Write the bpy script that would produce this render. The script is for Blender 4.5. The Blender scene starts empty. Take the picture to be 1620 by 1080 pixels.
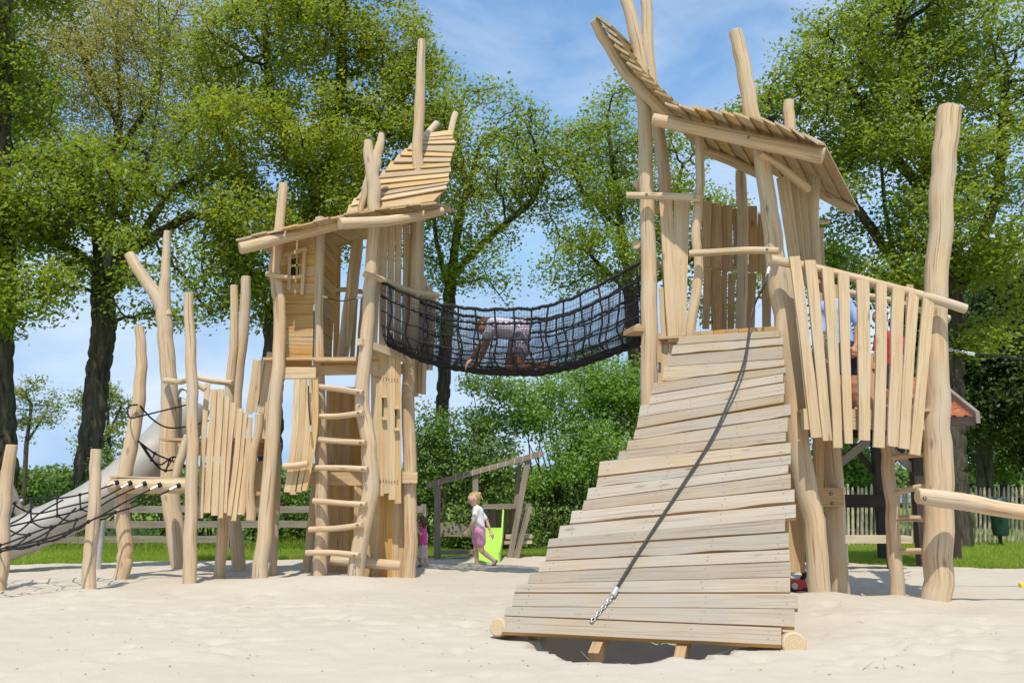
import bpy, math, random
import numpy as np
from mathutils import Vector as V, Matrix, Euler
from mathutils import noise as mnoise

random.seed(11)
RNG = np.random.default_rng(5)
PI = math.pi
R = math.radians
SC = bpy.context.scene
COL = SC.collection

# ------------------------------------------------------------------ camera
CAM_H = 1.35
FPX = 1400.0                      # focal length in photo pixels (photo 1620 wide)
PITCH = math.atan(235.0 / FPX)
cam_d = bpy.data.cameras.new('camera')
cam = bpy.data.objects.new('camera', cam_d)
COL.objects.link(cam)
cam.location = (0, 0, CAM_H)
cam.rotation_euler = (PI / 2 + PITCH, 0, 0)
cam_d.sensor_width = 36.0
cam_d.lens = 36.0 * FPX / 1620.0
cam_d.clip_start = 0.05
cam_d.clip_end = 2000
SC.camera = cam
_F = V((0, math.cos(PITCH), math.sin(PITCH)))
_U = V((0, -math.sin(PITCH), math.cos(PITCH)))
_X = V((1, 0, 0))
_C = V((0, 0, CAM_H))


def ray(px, py):
    return _X * ((px - 810.0) / FPX) + _U * ((540.0 - py) / FPX) + _F


def P(px, py, Y):
    """surveyed point: sight line of the photo at distance Y"""
    d = ray(px, py)
    return _C + d * (Y / d.y)


def G(px, py, z=0.0):
    d = ray(px, py)
    return _C + d * ((z - CAM_H) / d.z)


def PP(px, py, p0, n):
    d = ray(px, py)
    return _C + d * ((p0 - _C).dot(n) / d.dot(n))


def mpp(Y):
    """metres per photo pixel at distance Y"""
    return Y / FPX * 1.0


# ------------------------------------------------------------------ objects
def tag(o, label=None, cat=None, group=None, kind=None):
    if label: o['label'] = label
    if cat: o['category'] = cat
    if group: o['group'] = group
    if kind: o['kind'] = kind
    return o


def link(name, data, parent=None):
    o = bpy.data.objects.new(name, data)
    COL.objects.link(o)
    if parent is not None:
        o.parent = parent
        o.matrix_parent_inverse = Matrix.Identity(4)
        # geometry is written in world space; undo the parents' offset
        off = V((0, 0, 0)); q = parent
        while q is not None:
            off += q.location; q = q.parent
        o.location = -off
    return o


def thing(name, label, cat, loc=(0, 0, 0), group=None):
    o = bpy.data.objects.new(name, None)
    o.empty_display_size = 0.2
    COL.objects.link(o)
    o.location = loc
    return tag(o, label, cat, group)


class MB:
    """collects strips, tubes and boxes, then links them as ONE mesh object"""
    def __init__(s):
        s.v = []; s.f = []; s.uv = []; s.m = []; s.sm = []

    def face(s, idx, uvs=None, m=0, sm=False):
        s.f.append(tuple(idx)); s.m.append(m); s.sm.append(sm)
        s.uv.extend(uvs if uvs else [(0.0, 0.0)] * len(idx))

    def addv(s, pts):
        b = len(s.v)
        s.v.extend([tuple(p) for p in pts])
        return b

    def build(s, name, mats, parent=None):
        me = bpy.data.meshes.new(name)
        me.from_pydata(s.v, [], s.f)
        if not isinstance(mats, (list, tuple)): mats = [mats]
        for m in mats: me.materials.append(m)
        uvl = me.uv_layers.new(name='UVMap')
        uvl.data.foreach_set('uv', np.array(s.uv, dtype=np.float32).ravel())
        me.polygons.foreach_set('material_index', np.array([min(i, len(mats) - 1) for i in s.m], dtype=np.int32))
        me.polygons.foreach_set('use_smooth', np.array(s.sm, dtype=bool))
        me.update()
        return link(name, me, parent)

    # --- log: swept tube with wobble and sawn ends
    def tube(s, pts, rad, n=12, wob=0.03, res=4, caps=True, capm=1, m=0, smooth=True, ell=None):
        pts = [V(p) for p in pts]
        if not isinstance(rad, (list, tuple)): rad = [rad] * len(pts)
        if res > 1 and len(pts) > 1:
            pts, rad = spline(pts, list(rad), res)
        k = len(pts)
        t0 = (pts[1] - pts[0]).normalized()
        ref = V((0, 0, 1)) if abs(t0.z) < 0.8 else V((0, 1, 0))
        nx = t0.cross(ref).normalized()
        ou, ov = random.random() * 9, random.random() * 9
        seed = V((random.random() * 50, random.random() * 50, random.random() * 50))
        rings = []
        L = 0.0; lens = []
        if wob >= 0.025 and n >= 10 and k > 4:          # natural crookedness
            pts = [p + V((mnoise.noise(seed + V((0, 0, i * .45))), 0, 0)) * (rad[i] * .28) if 0 < i < k - 1 else p for i, p in enumerate(pts)]
        for i, p in enumerate(pts):
            t = (pts[min(i + 1, k - 1)] - pts[max(i - 1, 0)]).normalized()
            nx = (nx - t * nx.dot(t)).normalized()
            ny = t.cross(nx)
            if i: L += (p - pts[i - 1]).length
            lens.append(L)
            ring = []
            for j in range(n):
                a = 2 * PI * j / n
                rr = rad[i]
                if wob:
                    rr *= 1 + wob * (mnoise.noise(seed + V((math.cos(a) * .9, math.sin(a) * .9, L * 1.6))) * 1.7 + mnoise.noise(seed + V((math.cos(a) * 2, math.sin(a) * 2, L * 6))) * .7)
                ring.append(p + nx * (math.cos(a) * rr) + ny * (math.sin(a) * rr * (ell or 1)))
            rings.append(ring)
        b = s.addv([q for r_ in rings for q in r_])
        rm = sum(rad) / len(rad)
        for i in range(k - 1):
            for j in range(n):
                j2 = (j + 1) % n
                u0, u1 = ou + 2 * PI * rm * j / n, ou + 2 * PI * rm * (j + 1) / n
                s.face((b + i * n + j, b + i * n + j2, b + (i + 1) * n + j2, b + (i + 1) * n + j),
                       [(u0, ov + lens[i]), (u1, ov + lens[i]), (u1, ov + lens[i + 1]), (u0, ov + lens[i + 1])], m, smooth)
        if caps:
            for e, ring, sgn in ((0, rings[0], -1), (k - 1, rings[-1], 1)):
                c = pts[e]
                t = (pts[1] - pts[0]).normalized() if e == 0 else (pts[-1] - pts[-2]).normalized()
                r_ = rad[e]
                inner = [c + (q - c) * 0.86 + t * (sgn * r_ * 0.10) for q in ring]
                b1 = s.addv(ring); b2 = s.addv(inner); b3 = s.addv(inner + [c + t * (sgn * r_ * 0.11)])
                for j in range(n):
                    j2 = (j + 1) % n
                    a = 2 * PI * j / n; a2 = 2 * PI * (j + 1) / n
                    q = (b1 + j, b1 + j2, b2 + j2, b2 + j)
                    tri = (b3 + j, b3 + j2, b3 + n)
                    if sgn < 0: q = q[::-1]; tri = tri[::-1]
                    s.face(q, None, capm, True)
                    cu = [(math.cos(a) * r_ + 50, math.sin(a) * r_ + 50), (math.cos(a2) * r_ + 50, math.sin(a2) * r_ + 50), (50, 50)]
                    if sgn < 0: cu = cu[::-1]
                    s.face(tri, cu, capm, False)
        return s

    # --- board: two long edges (lists of points) and a thickness vector
    def strip(s, A, B, th, m=0, capm=None):
        capm = m if capm is None else capm
        k = len(A); ou, ov = random.random() * 9, random.random() * 9
        A = [V(p) for p in A]; B = [V(p) for p in B]; th = V(th)
        b = s.addv(A + B + [p + th for p in A] + [p + th for p in B])
        L = [0.0]
        for i in range(1, k): L.append(L[-1] + (A[i] - A[i - 1]).length)
        w = (A[0] - B[0]).length; t = th.length
        for i in range(k - 1):
            a0, a1, b0, b1 = b + i, b + i + 1, b + k + i, b + k + i + 1
            c0, c1, d0, d1 = a0 + 2 * k, a1 + 2 * k, b0 + 2 * k, b1 + 2 * k
            v0, v1 = ov + L[i], ov + L[i + 1]
            s.face((a0, a1, b1, b0), [(ou, v0), (ou, v1), (ou + w, v1), (ou + w, v0)], m)
            s.face((c0, d0, d1, c1), [(ou + 3, v0), (ou + 3 + w, v0), (ou + 3 + w, v1), (ou + 3, v1)], m)
            s.face((a0, c0, c1, a1), [(ou + 5, v0), (ou + 5 + t, v0), (ou + 5 + t, v1), (ou + 5, v1)], m)
            s.face((b0, b1, d1, d0), [(ou + 6, v0), (ou + 6, v1), (ou + 6 + t, v1), (ou + 6 + t, v0)], m)
        s.face((b, b + k, b + 3 * k, b + 2 * k), [(ou + 7, ov), (ou + 7 + w, ov), (ou + 7 + w, ov + t), (ou + 7, ov + t)], capm)
        s.face((b + k - 1, b + 3 * k - 1, b + 4 * k - 1, b + 2 * k - 1), [(ou + 7, ov), (ou + 7, ov + t), (ou + 7 + w, ov + t), (ou + 7 + w, ov)], capm)
        return s

    def board(s, a, b, wa, wb, wdir, th, wob=0.004, n=6, m=0, capm=None, bend=0.0):
        """centre line a-b, widths, width direction (re-squared), thickness away along normal"""
        a = V(a); b = V(b); ax = (b - a).normalized()
        wd = V(wdir); wd = (wd - ax * wd.dot(ax)).normalized()
        nr = ax.cross(wd).normalized()
        if nr.y < 0: nr = -nr
        A = []; B = []
        s1, s2 = random.random() * 99, random.random() * 99
        for i in range(n + 1):
            t = i / n; c = a.lerp(b, t) + wd * (bend * math.sin(PI * t)); w = wa + (wb - wa) * t
            A.append(c - wd * (w / 2 + wob * 2 * mnoise.noise(V((s1, t * 3, 0)))))
            B.append(c + wd * (w / 2 + wob * 2 * mnoise.noise(V((s2, t * 3, 7)))))
        return s.strip(A, B, nr * th, m, capm)

    def box(s, c, sx, sy, sz, rot=None, m=0):
        c = V(c); M = (Euler(rot).to_matrix() if rot is not None else Matrix.Identity(3))
        ex, ey, ez = M @ V((sx / 2, 0, 0)), M @ V((0, sy / 2, 0)), M @ V((0, 0, sz / 2))
        dims = sorted(((sx, 0), (sy, 1), (sz, 2)))
        E = [ex, ey, ez]
        tn, wd, ln = E[dims[0][1]], E[dims[1][1]], E[dims[2][1]]
        return s.strip([c - ln - wd - tn, c + ln - wd - tn], [c - ln + wd - tn, c + ln + wd - tn], tn * 2, m)

    def ball(s, c, r, n=10, sc=(1, 1, 1), m=0):
        c = V(c); rows = n // 2 + 1
        pts = []
        for i in range(rows):
            th = PI * i / (rows - 1)
            for j in range(n):
                ph = 2 * PI * j / n
                pts.append(c + V((math.sin(th) * math.cos(ph) * r * sc[0], math.sin(th) * math.sin(ph) * r * sc[1], math.cos(th) * r * sc[2])))
        b = s.addv(pts)
        for i in range(rows - 1):
            for j in range(n):
                j2 = (j + 1) % n
                s.face((b + i * n + j, b + (i + 1) * n + j, b + (i + 1) * n + j2, b + i * n + j2), None, m, True)
        return s


def spline(pts, rad, res):
    out = []; ro = []
    k = len(pts)
    for i in range(k - 1):
        p0, p1, p2, p3 = pts[max(i - 1, 0)], pts[i], pts[i + 1], pts[min(i + 2, k - 1)]
        for j in range(res):
            t = j / res; t2 = t * t; t3 = t2 * t
            out.append(0.5 * ((2 * p1) + (p2 - p0) * t + (2 * p0 - 5 * p1 + 4 * p2 - p3) * t2 + (3 * p1 - p0 - 3 * p2 + p3) * t3))
            ro.append(rad[i] + (rad[i + 1] - rad[i]) * t)
    out.append(pts[-1]); ro.append(rad[-1])
    return out, ro


def plog(px, Y, n=14, wob=0.03, res=5, sink=None):
    """log through photo points (x, y, half width in px); Y one distance or one per point"""
    k = len(px)
    Ys = Y if isinstance(Y, (list, tuple)) else [Y] * k
    pts = [P(a[0], a[1], yy) for a, yy in zip(px, Ys)]
    rad = [a[2] * mpp(yy) for a, yy in zip(px, Ys)]
    if sink:                                    # first point is the foot: carry it below the sand
        d = (pts[0] - pts[1]).normalized()
        pts.insert(0, pts[0] + d * sink); rad.insert(0, rad[0] * 1.02)
    return MB().tube(pts, rad, n, wob, res)


def pboard(mb, top, bot, wt, wb, Yt, Yb=None, th=0.03, yaw=0.0, **k):
    Yb = Yt if Yb is None else Yb
    wd = V((math.cos(yaw), math.sin(yaw), 0))
    f = 1 / max(0.3, math.cos(yaw))
    return mb.board(P(top[0], top[1], Yt), P(bot[0], bot[1], Yb), wt * mpp(Yt) * f, wb * mpp(Yb) * f, wd, th, **k)
# ------------------------------------------------------------------ materials
class N:
    def __init__(s, name):
        s.mat = bpy.data.materials.new(name); s.mat.use_nodes = True
        s.nt = s.mat.node_tree; s.nt.nodes.clear()
        s.out = s.n('ShaderNodeOutputMaterial')

    def n(s, t, **kw):
        nd = s.nt.nodes.new(t)
        for k, v in kw.items():
            if k.startswith('i_'):
                nd.inputs[k[2:].replace('_', ' ')].default_value = v
            else: setattr(nd, k, v)
        return nd

    def l(s, a, b): s.nt.links.new(a, b)

    def ramp(s, fac, stops):
        r = s.n('ShaderNodeValToRGB'); e = r.color_ramp.elements
        while len(e) < len(stops): e.new(0.5)
        for el, (p, c) in zip(e, stops):
            el.position = p; el.color = (c[0], c[1], c[2], 1) if len(c) == 3 else c
        s.l(fac, r.inputs[0]); return r.outputs[0]

    def noise(s, vec, scale, detail=3, rough=0.5, dist=0.0):
        t = s.n('ShaderNodeTexNoise'); t.inputs['Scale'].default_value = scale
        t.inputs['Detail'].default_value = detail; t.inputs['Roughness'].default_value = rough
        t.inputs['Distortion'].default_value = dist
        if vec is not None: s.l(vec, t.inputs['Vector'])
        return t.outputs['Fac']

    def mapping(s, vec, scale=(1, 1, 1)):
        m = s.n('ShaderNodeMapping'); m.inputs['Scale'].default_value = scale
        s.l(vec, m.inputs['Vector']); return m.outputs[0]

    def mix(s, fac, a, b, mode='MIX'):
        m = s.n('ShaderNodeMix', data_type='RGBA', blend_type=mode)
        if isinstance(fac, (int, float)): m.inputs[0].default_value = fac
        else: s.l(fac, m.inputs[0])
        for sock, v in ((m.inputs[6], a), (m.inputs[7], b)):
            if isinstance(v, (tuple, list)): sock.default_value = (v[0], v[1], v[2], 1)
            else: s.l(v, sock)
        return m.outputs[2]

    def math(s, op, a, b=0.0, clamp=False):
        m = s.n('ShaderNodeMath', operation=op); m.use_clamp = clamp
        for i, v in ((0, a), (1, b)):
            if isinstance(v, (int, float)): m.inputs[i].default_value = v
            else: s.l(v, m.inputs[i])
        return m.outputs[0]

    def bump(s, h, strength, dist):
        b = s.n('ShaderNodeBump'); b.inputs['Strength'].default_value = strength
        b.inputs['Distance'].default_value = dist; s.l(h, b.inputs['Height']); return b.outputs[0]

    def pbsdf(s, color, rough=0.7, metal=0.0, spec=0.3, normal=None):
        p = s.n('ShaderNodeBsdfPrincipled')
        if isinstance(color, (tuple, list)): p.inputs['Base Color'].default_value = (color[0], color[1], color[2], 1)
        else: s.l(color, p.inputs['Base Color'])
        if isinstance(rough, (int, float)): p.inputs['Roughness'].default_value = rough
        else: s.l(rough, p.inputs['Roughness'])
        p.inputs['Metallic'].default_value = metal
        p.inputs['Specular IOR Level'].default_value = spec
        if normal is not None: s.l(normal, p.inputs['Normal'])
        return p.outputs[0]

    def done(s, sh): s.l(sh, s.out.inputs['Surface']); return s.mat


def wood(name, light, dark, grey, greyamt=0.35, grain=(55, 2.2), knots=True, vary=0.2, check=0.5, rough=0.75):
    s = N(name)
    uv = s.n('ShaderNodeTexCoord').outputs['UV']
    geo = s.n('ShaderNodeNewGeometry')
    obj = geo.outputs['Position']
    g1 = s.noise(s.mapping(uv, (grain[0], grain[1], 1)), 1.0, 5, 0.6, 0.35)
    g2 = s.noise(s.mapping(uv, (grain[0] * 3, grain[1] * 1.4, 1)), 1.0, 3, 0.55)
    big = s.noise(obj, 1.5, 4, 0.6)
    col = s.ramp(g1, [(0.34, dark), (0.57, light)])
    tone = s.noise(s.mapping(uv, (5.0, 0.9, 1)), 1.0, 4, 0.6, 0.4)
    col = s.mix(s.ramp(tone, [(0.44, (0, 0, 0)), (0.66, (0.45, 0.45, 0.45))]), col, (dark[0] * 1.12, dark[1] * 1.02, dark[2] * .86))
    gf = s.ramp(big, [(0.42, (0, 0, 0)), (0.66, (1, 1, 1))])
    col = s.mix(s.math('MULTIPLY', gf, greyamt), col, grey)
    # drying checks: fine dark lines along the grain
    ck = s.ramp(s.noise(s.mapping(uv, (grain[0] * 1.1, 0.7, 1)), 1.0, 2, 0.5), [(0.335, (1, 1, 1)), (0.375, (0, 0, 0))])
    col = s.mix(s.math('MULTIPLY', ck, check), col, (dark[0] * .42, dark[1] * .38, dark[2] * .34))
    if knots:
        vo = s.n('ShaderNodeTexVoronoi'); vo.inputs['Scale'].default_value = 1.0
        s.l(s.mapping(uv, (4.2, 1.5, 1)), vo.inputs['Vector'])
        kn = s.ramp(vo.outputs['Distance'], [(0.03, (1, 1, 1)), (0.13, (0, 0, 0))])
        col = s.mix(s.math('MULTIPLY', kn, 0.75), col, (dark[0] * .5, dark[1] * .38, dark[2] * .28))
    rnd = geo.outputs['Random Per Island']
    hsv = s.n('ShaderNodeHueSaturation')
    s.l(col, hsv.inputs['Color'])
    s.l(s.math('ADD', s.math('MULTIPLY', rnd, vary), 1.0 - vary * 0.55), hsv.inputs['Value'])
    r2 = s.math('FRACT', s.math('MULTIPLY', rnd, 17.3))
    s.l(s.math('ADD', s.math('MULTIPLY', r2, 0.35), 0.82), hsv.inputs['Saturation'])
    h = s.math('ADD', s.math('MULTIPLY', g1, 0.6), s.math('MULTIPLY', g2, 0.4))
    h = s.math('SUBTRACT', h, s.math('MULTIPLY', ck, 0.8))
    return s.done(s.pbsdf(hsv.outputs[0], rough, 0, 0.25, s.bump(h, 0.45, 0.012)))


def endgrain(name, light, dark):
    s = N(name)
    uv = s.n('ShaderNodeTexCoord').outputs['UV']
    sub = s.n('ShaderNodeVectorMath', operation='SUBTRACT'); s.l(uv, sub.inputs[0]); sub.inputs[1].default_value = (50, 50, 0)
    ln = s.n('ShaderNodeVectorMath', operation='LENGTH'); s.l(sub.outputs[0], ln.inputs[0])
    nz = s.noise(uv, 12, 3)
    rr = s.math('ADD', s.math('MULTIPLY', ln.outputs[1], 260), s.math('MULTIPLY', nz, 4.0))
    w = s.math('SINE', rr)
    w = s.math('ADD', s.math('MULTIPLY', w, 0.3), s.math('MULTIPLY', s.noise(uv, 30, 4), 0.9))
    return s.done(s.pbsdf(s.ramp(w, [(0.1, dark), (0.8, light)]), 0.85, 0, 0.2))


M = {}
M['log'] = wood('debarked_log_wood', (0.66, 0.47, 0.26), (0.46, 0.285, 0.125), (0.55, 0.435, 0.30), 0.85, (30, 1.0), True, 0.24, 0.6)
M['cut'] = endgrain('sawn_log_end', (0.60, 0.47, 0.30), (0.50, 0.365, 0.21))
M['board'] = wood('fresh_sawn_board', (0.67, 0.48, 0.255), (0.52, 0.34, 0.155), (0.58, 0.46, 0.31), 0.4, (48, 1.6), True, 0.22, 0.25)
M['warm'] = wood('warm_shaded_board', (0.60, 0.385, 0.165), (0.43, 0.245, 0.09), (0.52, 0.36, 0.19), 0.4, (48, 1.6), True, 0.22, 0.3)  # warmer boards, deepened so the colour also carries some of their shade
M['ramp'] = wood('weathered_ramp_board', (0.42, 0.345, 0.255), (0.32, 0.25, 0.175), (0.36, 0.32, 0.265), 0.85, (60, 1.5), True, 0.26, 0.45, 0.8)
M['rampedge'] = wood('orange_board_edge', (0.52, 0.31, 0.12), (0.36, 0.2, 0.07), (0.42, 0.3, 0.16), 0.3, (40, 1.6), False, 0.2, 0.3)
M['shingle'] = wood('roof_board', (0.58, 0.43, 0.245), (0.44, 0.29, 0.135), (0.47, 0.40, 0.30), 0.5, (48, 1.6), True, 0.3, 0.35)
M['oldwood'] = wood('grey_weathered_wood', (0.31, 0.25, 0.185), (0.19, 0.15, 0.11), (0.31, 0.27, 0.23), 0.5, (40, 1.5), False, 0.3, 0.5)
M['darkwood'] = wood('dark_brown_timber', (0.07, 0.045, 0.032), (0.04, 0.026, 0.02), (0.09, 0.07, 0.06), 0.3, (40, 1.5), False, 0.2, 0.5)  # very dark brown base colour
M['picket'] = wood('chestnut_picket', (0.60, 0.49, 0.32), (0.42, 0.32, 0.19), (0.50, 0.44, 0.35), 0.5, (40, 1.5), False, 0.4, 0.4)


def plain(name, c, rough=0.6, metal=0.0, var=0.12, scale=6.0, spec=0.35, bump=0.0):
    s = N(name)
    pos = s.n('ShaderNodeNewGeometry').outputs['Position']
    nz = s.noise(pos, scale, 4, 0.6)
    col = s.ramp(nz, [(0.3, tuple(x * (1 - var) for x in c)), (0.7, tuple(min(1, x * (1 + var)) for x in c))])
    nrm = s.bump(s.noise(pos, scale * 6, 4, 0.6), 0.5, bump) if bump else None
    return s.done(s.pbsdf(col, rough, metal, spec, nrm))


M['rope'] = plain('black_rope', (0.016, 0.016, 0.018), 0.7, 0, 0.4, 60, 0.3)
M['rubber'] = plain('black_rubber_cable', (0.055, 0.045, 0.04), 0.45, 0, 0.3, 30, 0.4)
M['ferrule'] = plain('aluminium_ferrule', (0.72, 0.71, 0.68), 0.35, 0.7, 0.1, 40)
M['chain'] = plain('galvanised_chain', (0.62, 0.62, 0.62), 0.35, 0.85, 0.15, 40)
M['bolt'] = plain('steel_bolt', (0.35, 0.34, 0.33), 0.4, 0.8, 0.2, 60)
M['hole_shade'] = plain('painted_hole_shade', (0.10, 0.06, 0.03), 0.9, 0, 0.2, 60)  # dark brown that paints in the shade of holes and slits
M['skin'] = plain('skin', (0.68, 0.42, 0.31), 0.5, 0, 0.05, 20)
M['tanskin'] = plain('sun_tanned_skin', (0.50, 0.26, 0.16), 0.5, 0, 0.05, 20)
M['white'] = plain('white_cotton', (0.80, 0.79, 0.78), 0.85, 0, 0.05, 20, 0.2, 0.004)
M['lilac'] = plain('pale_lilac_cotton', (0.66, 0.62, 0.74), 0.85, 0, 0.05, 20, 0.2, 0.004)
M['pink'] = plain('pink_cotton', (0.84, 0.38, 0.57), 0.85, 0, 0.08, 20, 0.2, 0.004)
M['hotpink'] = plain('bright_pink_cotton', (0.72, 0.10, 0.36), 0.85, 0, 0.1, 20, 0.2, 0.004)
M['skirt'] = plain('pale_mauve_denim', (0.60, 0.50, 0.56), 0.85, 0, 0.2, 30, 0.2, 0.004)
M['blue'] = plain('light_blue_shirt_cloth', (0.36, 0.50, 0.86), 0.85, 0, 0.08, 12, 0.2, 0.006)
M['red'] = plain('red_shirt_cloth', (0.45, 0.05, 0.05), 0.85, 0, 0.1, 12, 0.2, 0.006)
M['navy'] = plain('dark_shorts_cloth', (0.05, 0.05, 0.09), 0.85, 0, 0.1, 12, 0.2, 0.006)
M['blond'] = plain('blond_hair', (0.46, 0.31, 0.15), 0.55, 0, 0.35, 60, 0.3, 0.01)
M['brownhair'] = plain('brown_hair', (0.13, 0.06, 0.03), 0.55, 0, 0.4, 60, 0.3, 0.01)
M['sandal'] = plain('dark_sandal', (0.10, 0.06, 0.06), 0.6, 0, 0.2, 40)
M['eye'] = plain('dark_eye', (0.03, 0.02, 0.02), 0.2)
M['lip'] = plain('lip', (0.50, 0.18, 0.15), 0.5)
M['lime'] = plain('lime_green_plastic', (0.40, 0.70, 0.10), 0.35, 0, 0.05, 3, 0.4)
M['greenbin'] = plain('dark_green_plastic', (0.02, 0.06, 0.045), 0.4, 0, 0.15, 5)
M['yellow'] = plain('yellow_plastic', (0.85, 0.65, 0.03), 0.35, 0, 0.05, 5)
M['toyred'] = plain('red_plastic', (0.62, 0.05, 0.02), 0.35, 0, 0.05, 5)
M['blackplastic'] = plain('black_plastic', (0.02, 0.02, 0.02), 0.4, 0, 0.1, 5)
M['carblue'] = plain('blue_car_paint', (0.06, 0.10, 0.42), 0.25, 0.1, 0.05, 3, 0.5)
M['carsilver'] = plain('silver_car_paint', (0.42, 0.45, 0.50), 0.25, 0.4, 0.05, 3, 0.5)
M['glass'] = plain('dark_car_glass', (0.02, 0.025, 0.03), 0.08, 0, 0.05, 3, 0.6)
M['houseroof'] = plain('grey_roof_tiles', (0.17, 0.16, 0.17), 0.8, 0, 0.15, 2)
M['housewall'] = plain('brick_house_wall', (0.28, 0.17, 0.12), 0.85, 0, 0.15, 4)


def steel(name):
    s = N(name)
    tc = s.n('ShaderNodeTexCoord'); uv = tc.outputs['UV']
    a = s.noise(s.mapping(uv, (2.5, 160, 1)), 1.0, 4, 0.6)
    b = s.noise(s.n('ShaderNodeNewGeometry').outputs['Position'], 2.4, 4, 0.6)
    col = s.ramp(b, [(0.3, (0.36, 0.335, 0.30)), (0.7, (0.43, 0.405, 0.365))])
    return s.done(s.pbsdf(col, s.ramp(a, [(0.3, (0.5,) * 3), (0.7, (0.64,) * 3)]), 0.2, 0.35, s.bump(a, 0.1, 0.003)))


M['steel'] = steel('brushed_steel_sheet')


def pattern_cloth():
    s = N('purple_white_patterned_cloth')
    pos = s.n('ShaderNodeNewGeometry').outputs['Position']
    nz = s.noise(pos, 42, 2, 0.5, 1.2)
    col = s.ramp(nz, [(0.47, (0.17, 0.10, 0.22)), (0.53, (0.70, 0.64, 0.72))])
    return s.done(s.pbsdf(col, 0.85, 0, 0.2))


M['pattern'] = pattern_cloth()


def leaf(name, c, c2, trans=0.42, tcol=None):
    s = N(name)
    geo = s.n('ShaderNodeNewGeometry')
    big = s.noise(geo.outputs['Position'], 0.55, 2, 0.5)
    f = s.math('ADD', s.math('MULTIPLY', geo.outputs['Random Per Island'], 0.6), s.math('MULTIPLY', big, 0.6), True)
    col = s.ramp(f, [(0.25, c), (0.85, c2)])
    p = s.pbsdf(col, 0.48, 0, 0.35)
    t = s.n('ShaderNodeBsdfTranslucent')
    tc = s.mix(1.0, col, tcol or (1.0, 0.95, 0.42), 'MULTIPLY')
    hs = s.n('ShaderNodeHueSaturation'); hs.inputs['Value'].default_value = 1.7; s.l(tc, hs.inputs['Color'])
    s.l(hs.outputs[0], t.inputs['Color'])
    mx = s.n('ShaderNodeMixShader'); mx.inputs[0].default_value = trans
    s.l(p, mx.inputs[1]); s.l(t.outputs[0], mx.inputs[2])
    return s.done(mx.outputs[0])


M['oak'] = leaf('young_oak_leaf', (0.145, 0.22, 0.027), (0.275, 0.345, 0.044), 0.5)
M['oak_yellow'] = leaf('yellow_green_oak_leaf', (0.165, 0.225, 0.028), (0.31, 0.355, 0.046), 0.5)
M['olive'] = leaf('olive_bud_leaf', (0.24, 0.24, 0.085), (0.35, 0.34, 0.12), 0.5)
M['shrub'] = leaf('shrub_leaf', (0.075, 0.15, 0.025), (0.16, 0.25, 0.045), 0.34)
M['bright'] = leaf('bright_maple_leaf', (0.12, 0.23, 0.035), (0.21, 0.34, 0.055))
M['deep'] = leaf('deep_green_shaded_leaf', (0.035, 0.07, 0.014), (0.075, 0.125, 0.022), 0.3)  # shade of the wood is put into this darker leaf colour
M['far'] = leaf('far_tree_leaf', (0.17, 0.22, 0.06), (0.25, 0.29, 0.09))


def bark():
    s = N('dark_ridged_bark')
    pos = s.n('ShaderNodeNewGeometry').outputs['Position']
    mp = s.mapping(pos, (9, 9, 1.6))
    a = s.noise(mp, 1.0, 6, 0.65, 0.6)
    b = s.noise(pos, 1.3, 3, 0.5)
    col = s.ramp(a, [(0.34, (0.026, 0.021, 0.016)), (0.66, (0.14, 0.118, 0.086))])
    col = s.mix(s.math('MULTIPLY', s.ramp(b, [(0.5, (0, 0, 0)), (0.7, (1, 1, 1))]), 0.35), col, (0.085, 0.09, 0.045))
    return s.done(s.pbsdf(col, 0.9, 0, 0.15, s.bump(a, 1.0, 0.06)))


M['bark'] = bark()


def sand():
    s = N('pale_play_sand')
    pos = s.n('ShaderNodeNewGeometry').outputs['Position']
    a = s.noise(pos, 0.8, 4, 0.6)
    b = s.noise(pos, 130, 3, 0.7)
    c = s.noise(pos, 9, 5, 0.65)
    col = s.ramp(a, [(0.3, (0.515, 0.452, 0.365)), (0.7, (0.57, 0.508, 0.42))])
    col = s.mix(s.math('MULTIPLY', b, 0.35), col, (0.50, 0.425, 0.31))
    col = s.mix(s.ramp(c, [(0.60, (0, 0, 0)), (0.78, (0.35, 0.35, 0.35))]), col, (0.50, 0.425, 0.33))
    vo = s.n('ShaderNodeTexVoronoi'); vo.inputs['Scale'].default_value = 5.5; vo.inputs['Randomness'].default_value = 1
    s.l(pos, vo.inputs['Vector'])
    sel = s.ramp(s.n('ShaderNodeSeparateColor').outputs[0], [(0, (0, 0, 0)), (1, (1, 1, 1))])
    sep = [n for n in s.nt.nodes if n.bl_idname == 'ShaderNodeSeparateColor'][0]
    s.l(vo.outputs['Color'], sep.inputs[0])
    pick = s.math('GREATER_THAN', sep.outputs[0], 0.80)
    sp = s.math('MULTIPLY', s.math('LESS_THAN', vo.outputs['Distance'], s.math('MULTIPLY', sep.outputs[1], 0.085)), pick)
    col = s.mix(s.math('MULTIPLY', sp, 0.8), col, (0.16, 0.10, 0.06))
    h = s.math('ADD', s.math('MULTIPLY', c, 1.0), s.math('MULTIPLY', b, 0.12))
    return s.done(s.pbsdf(col, 0.95, 0, 0.12, s.bump(h, 0.42, 0.03)))


M['sand'] = sand()


def lawn():
    s = N('mown_grass_ground')
    pos = s.n('ShaderNodeNewGeometry').outputs['Position']
    a = s.noise(pos, 1.1, 4, 0.6); b = s.noise(pos, 24, 4, 0.7)
    col = s.ramp(a, [(0.3, (0.19, 0.28, 0.04)), (0.7, (0.30, 0.36, 0.07))])
    col = s.mix(s.math('MULTIPLY', b, 0.45), col, (0.08, 0.12, 0.025))
    return s.done(s.pbsdf(col, 0.9, 0, 0.1, s.bump(b, 0.8, 0.04)))


M['lawn'] = lawn()
M['blade'] = leaf('grass_blade', (0.19, 0.29, 0.036), (0.34, 0.44, 0.07), 0.45)


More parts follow.
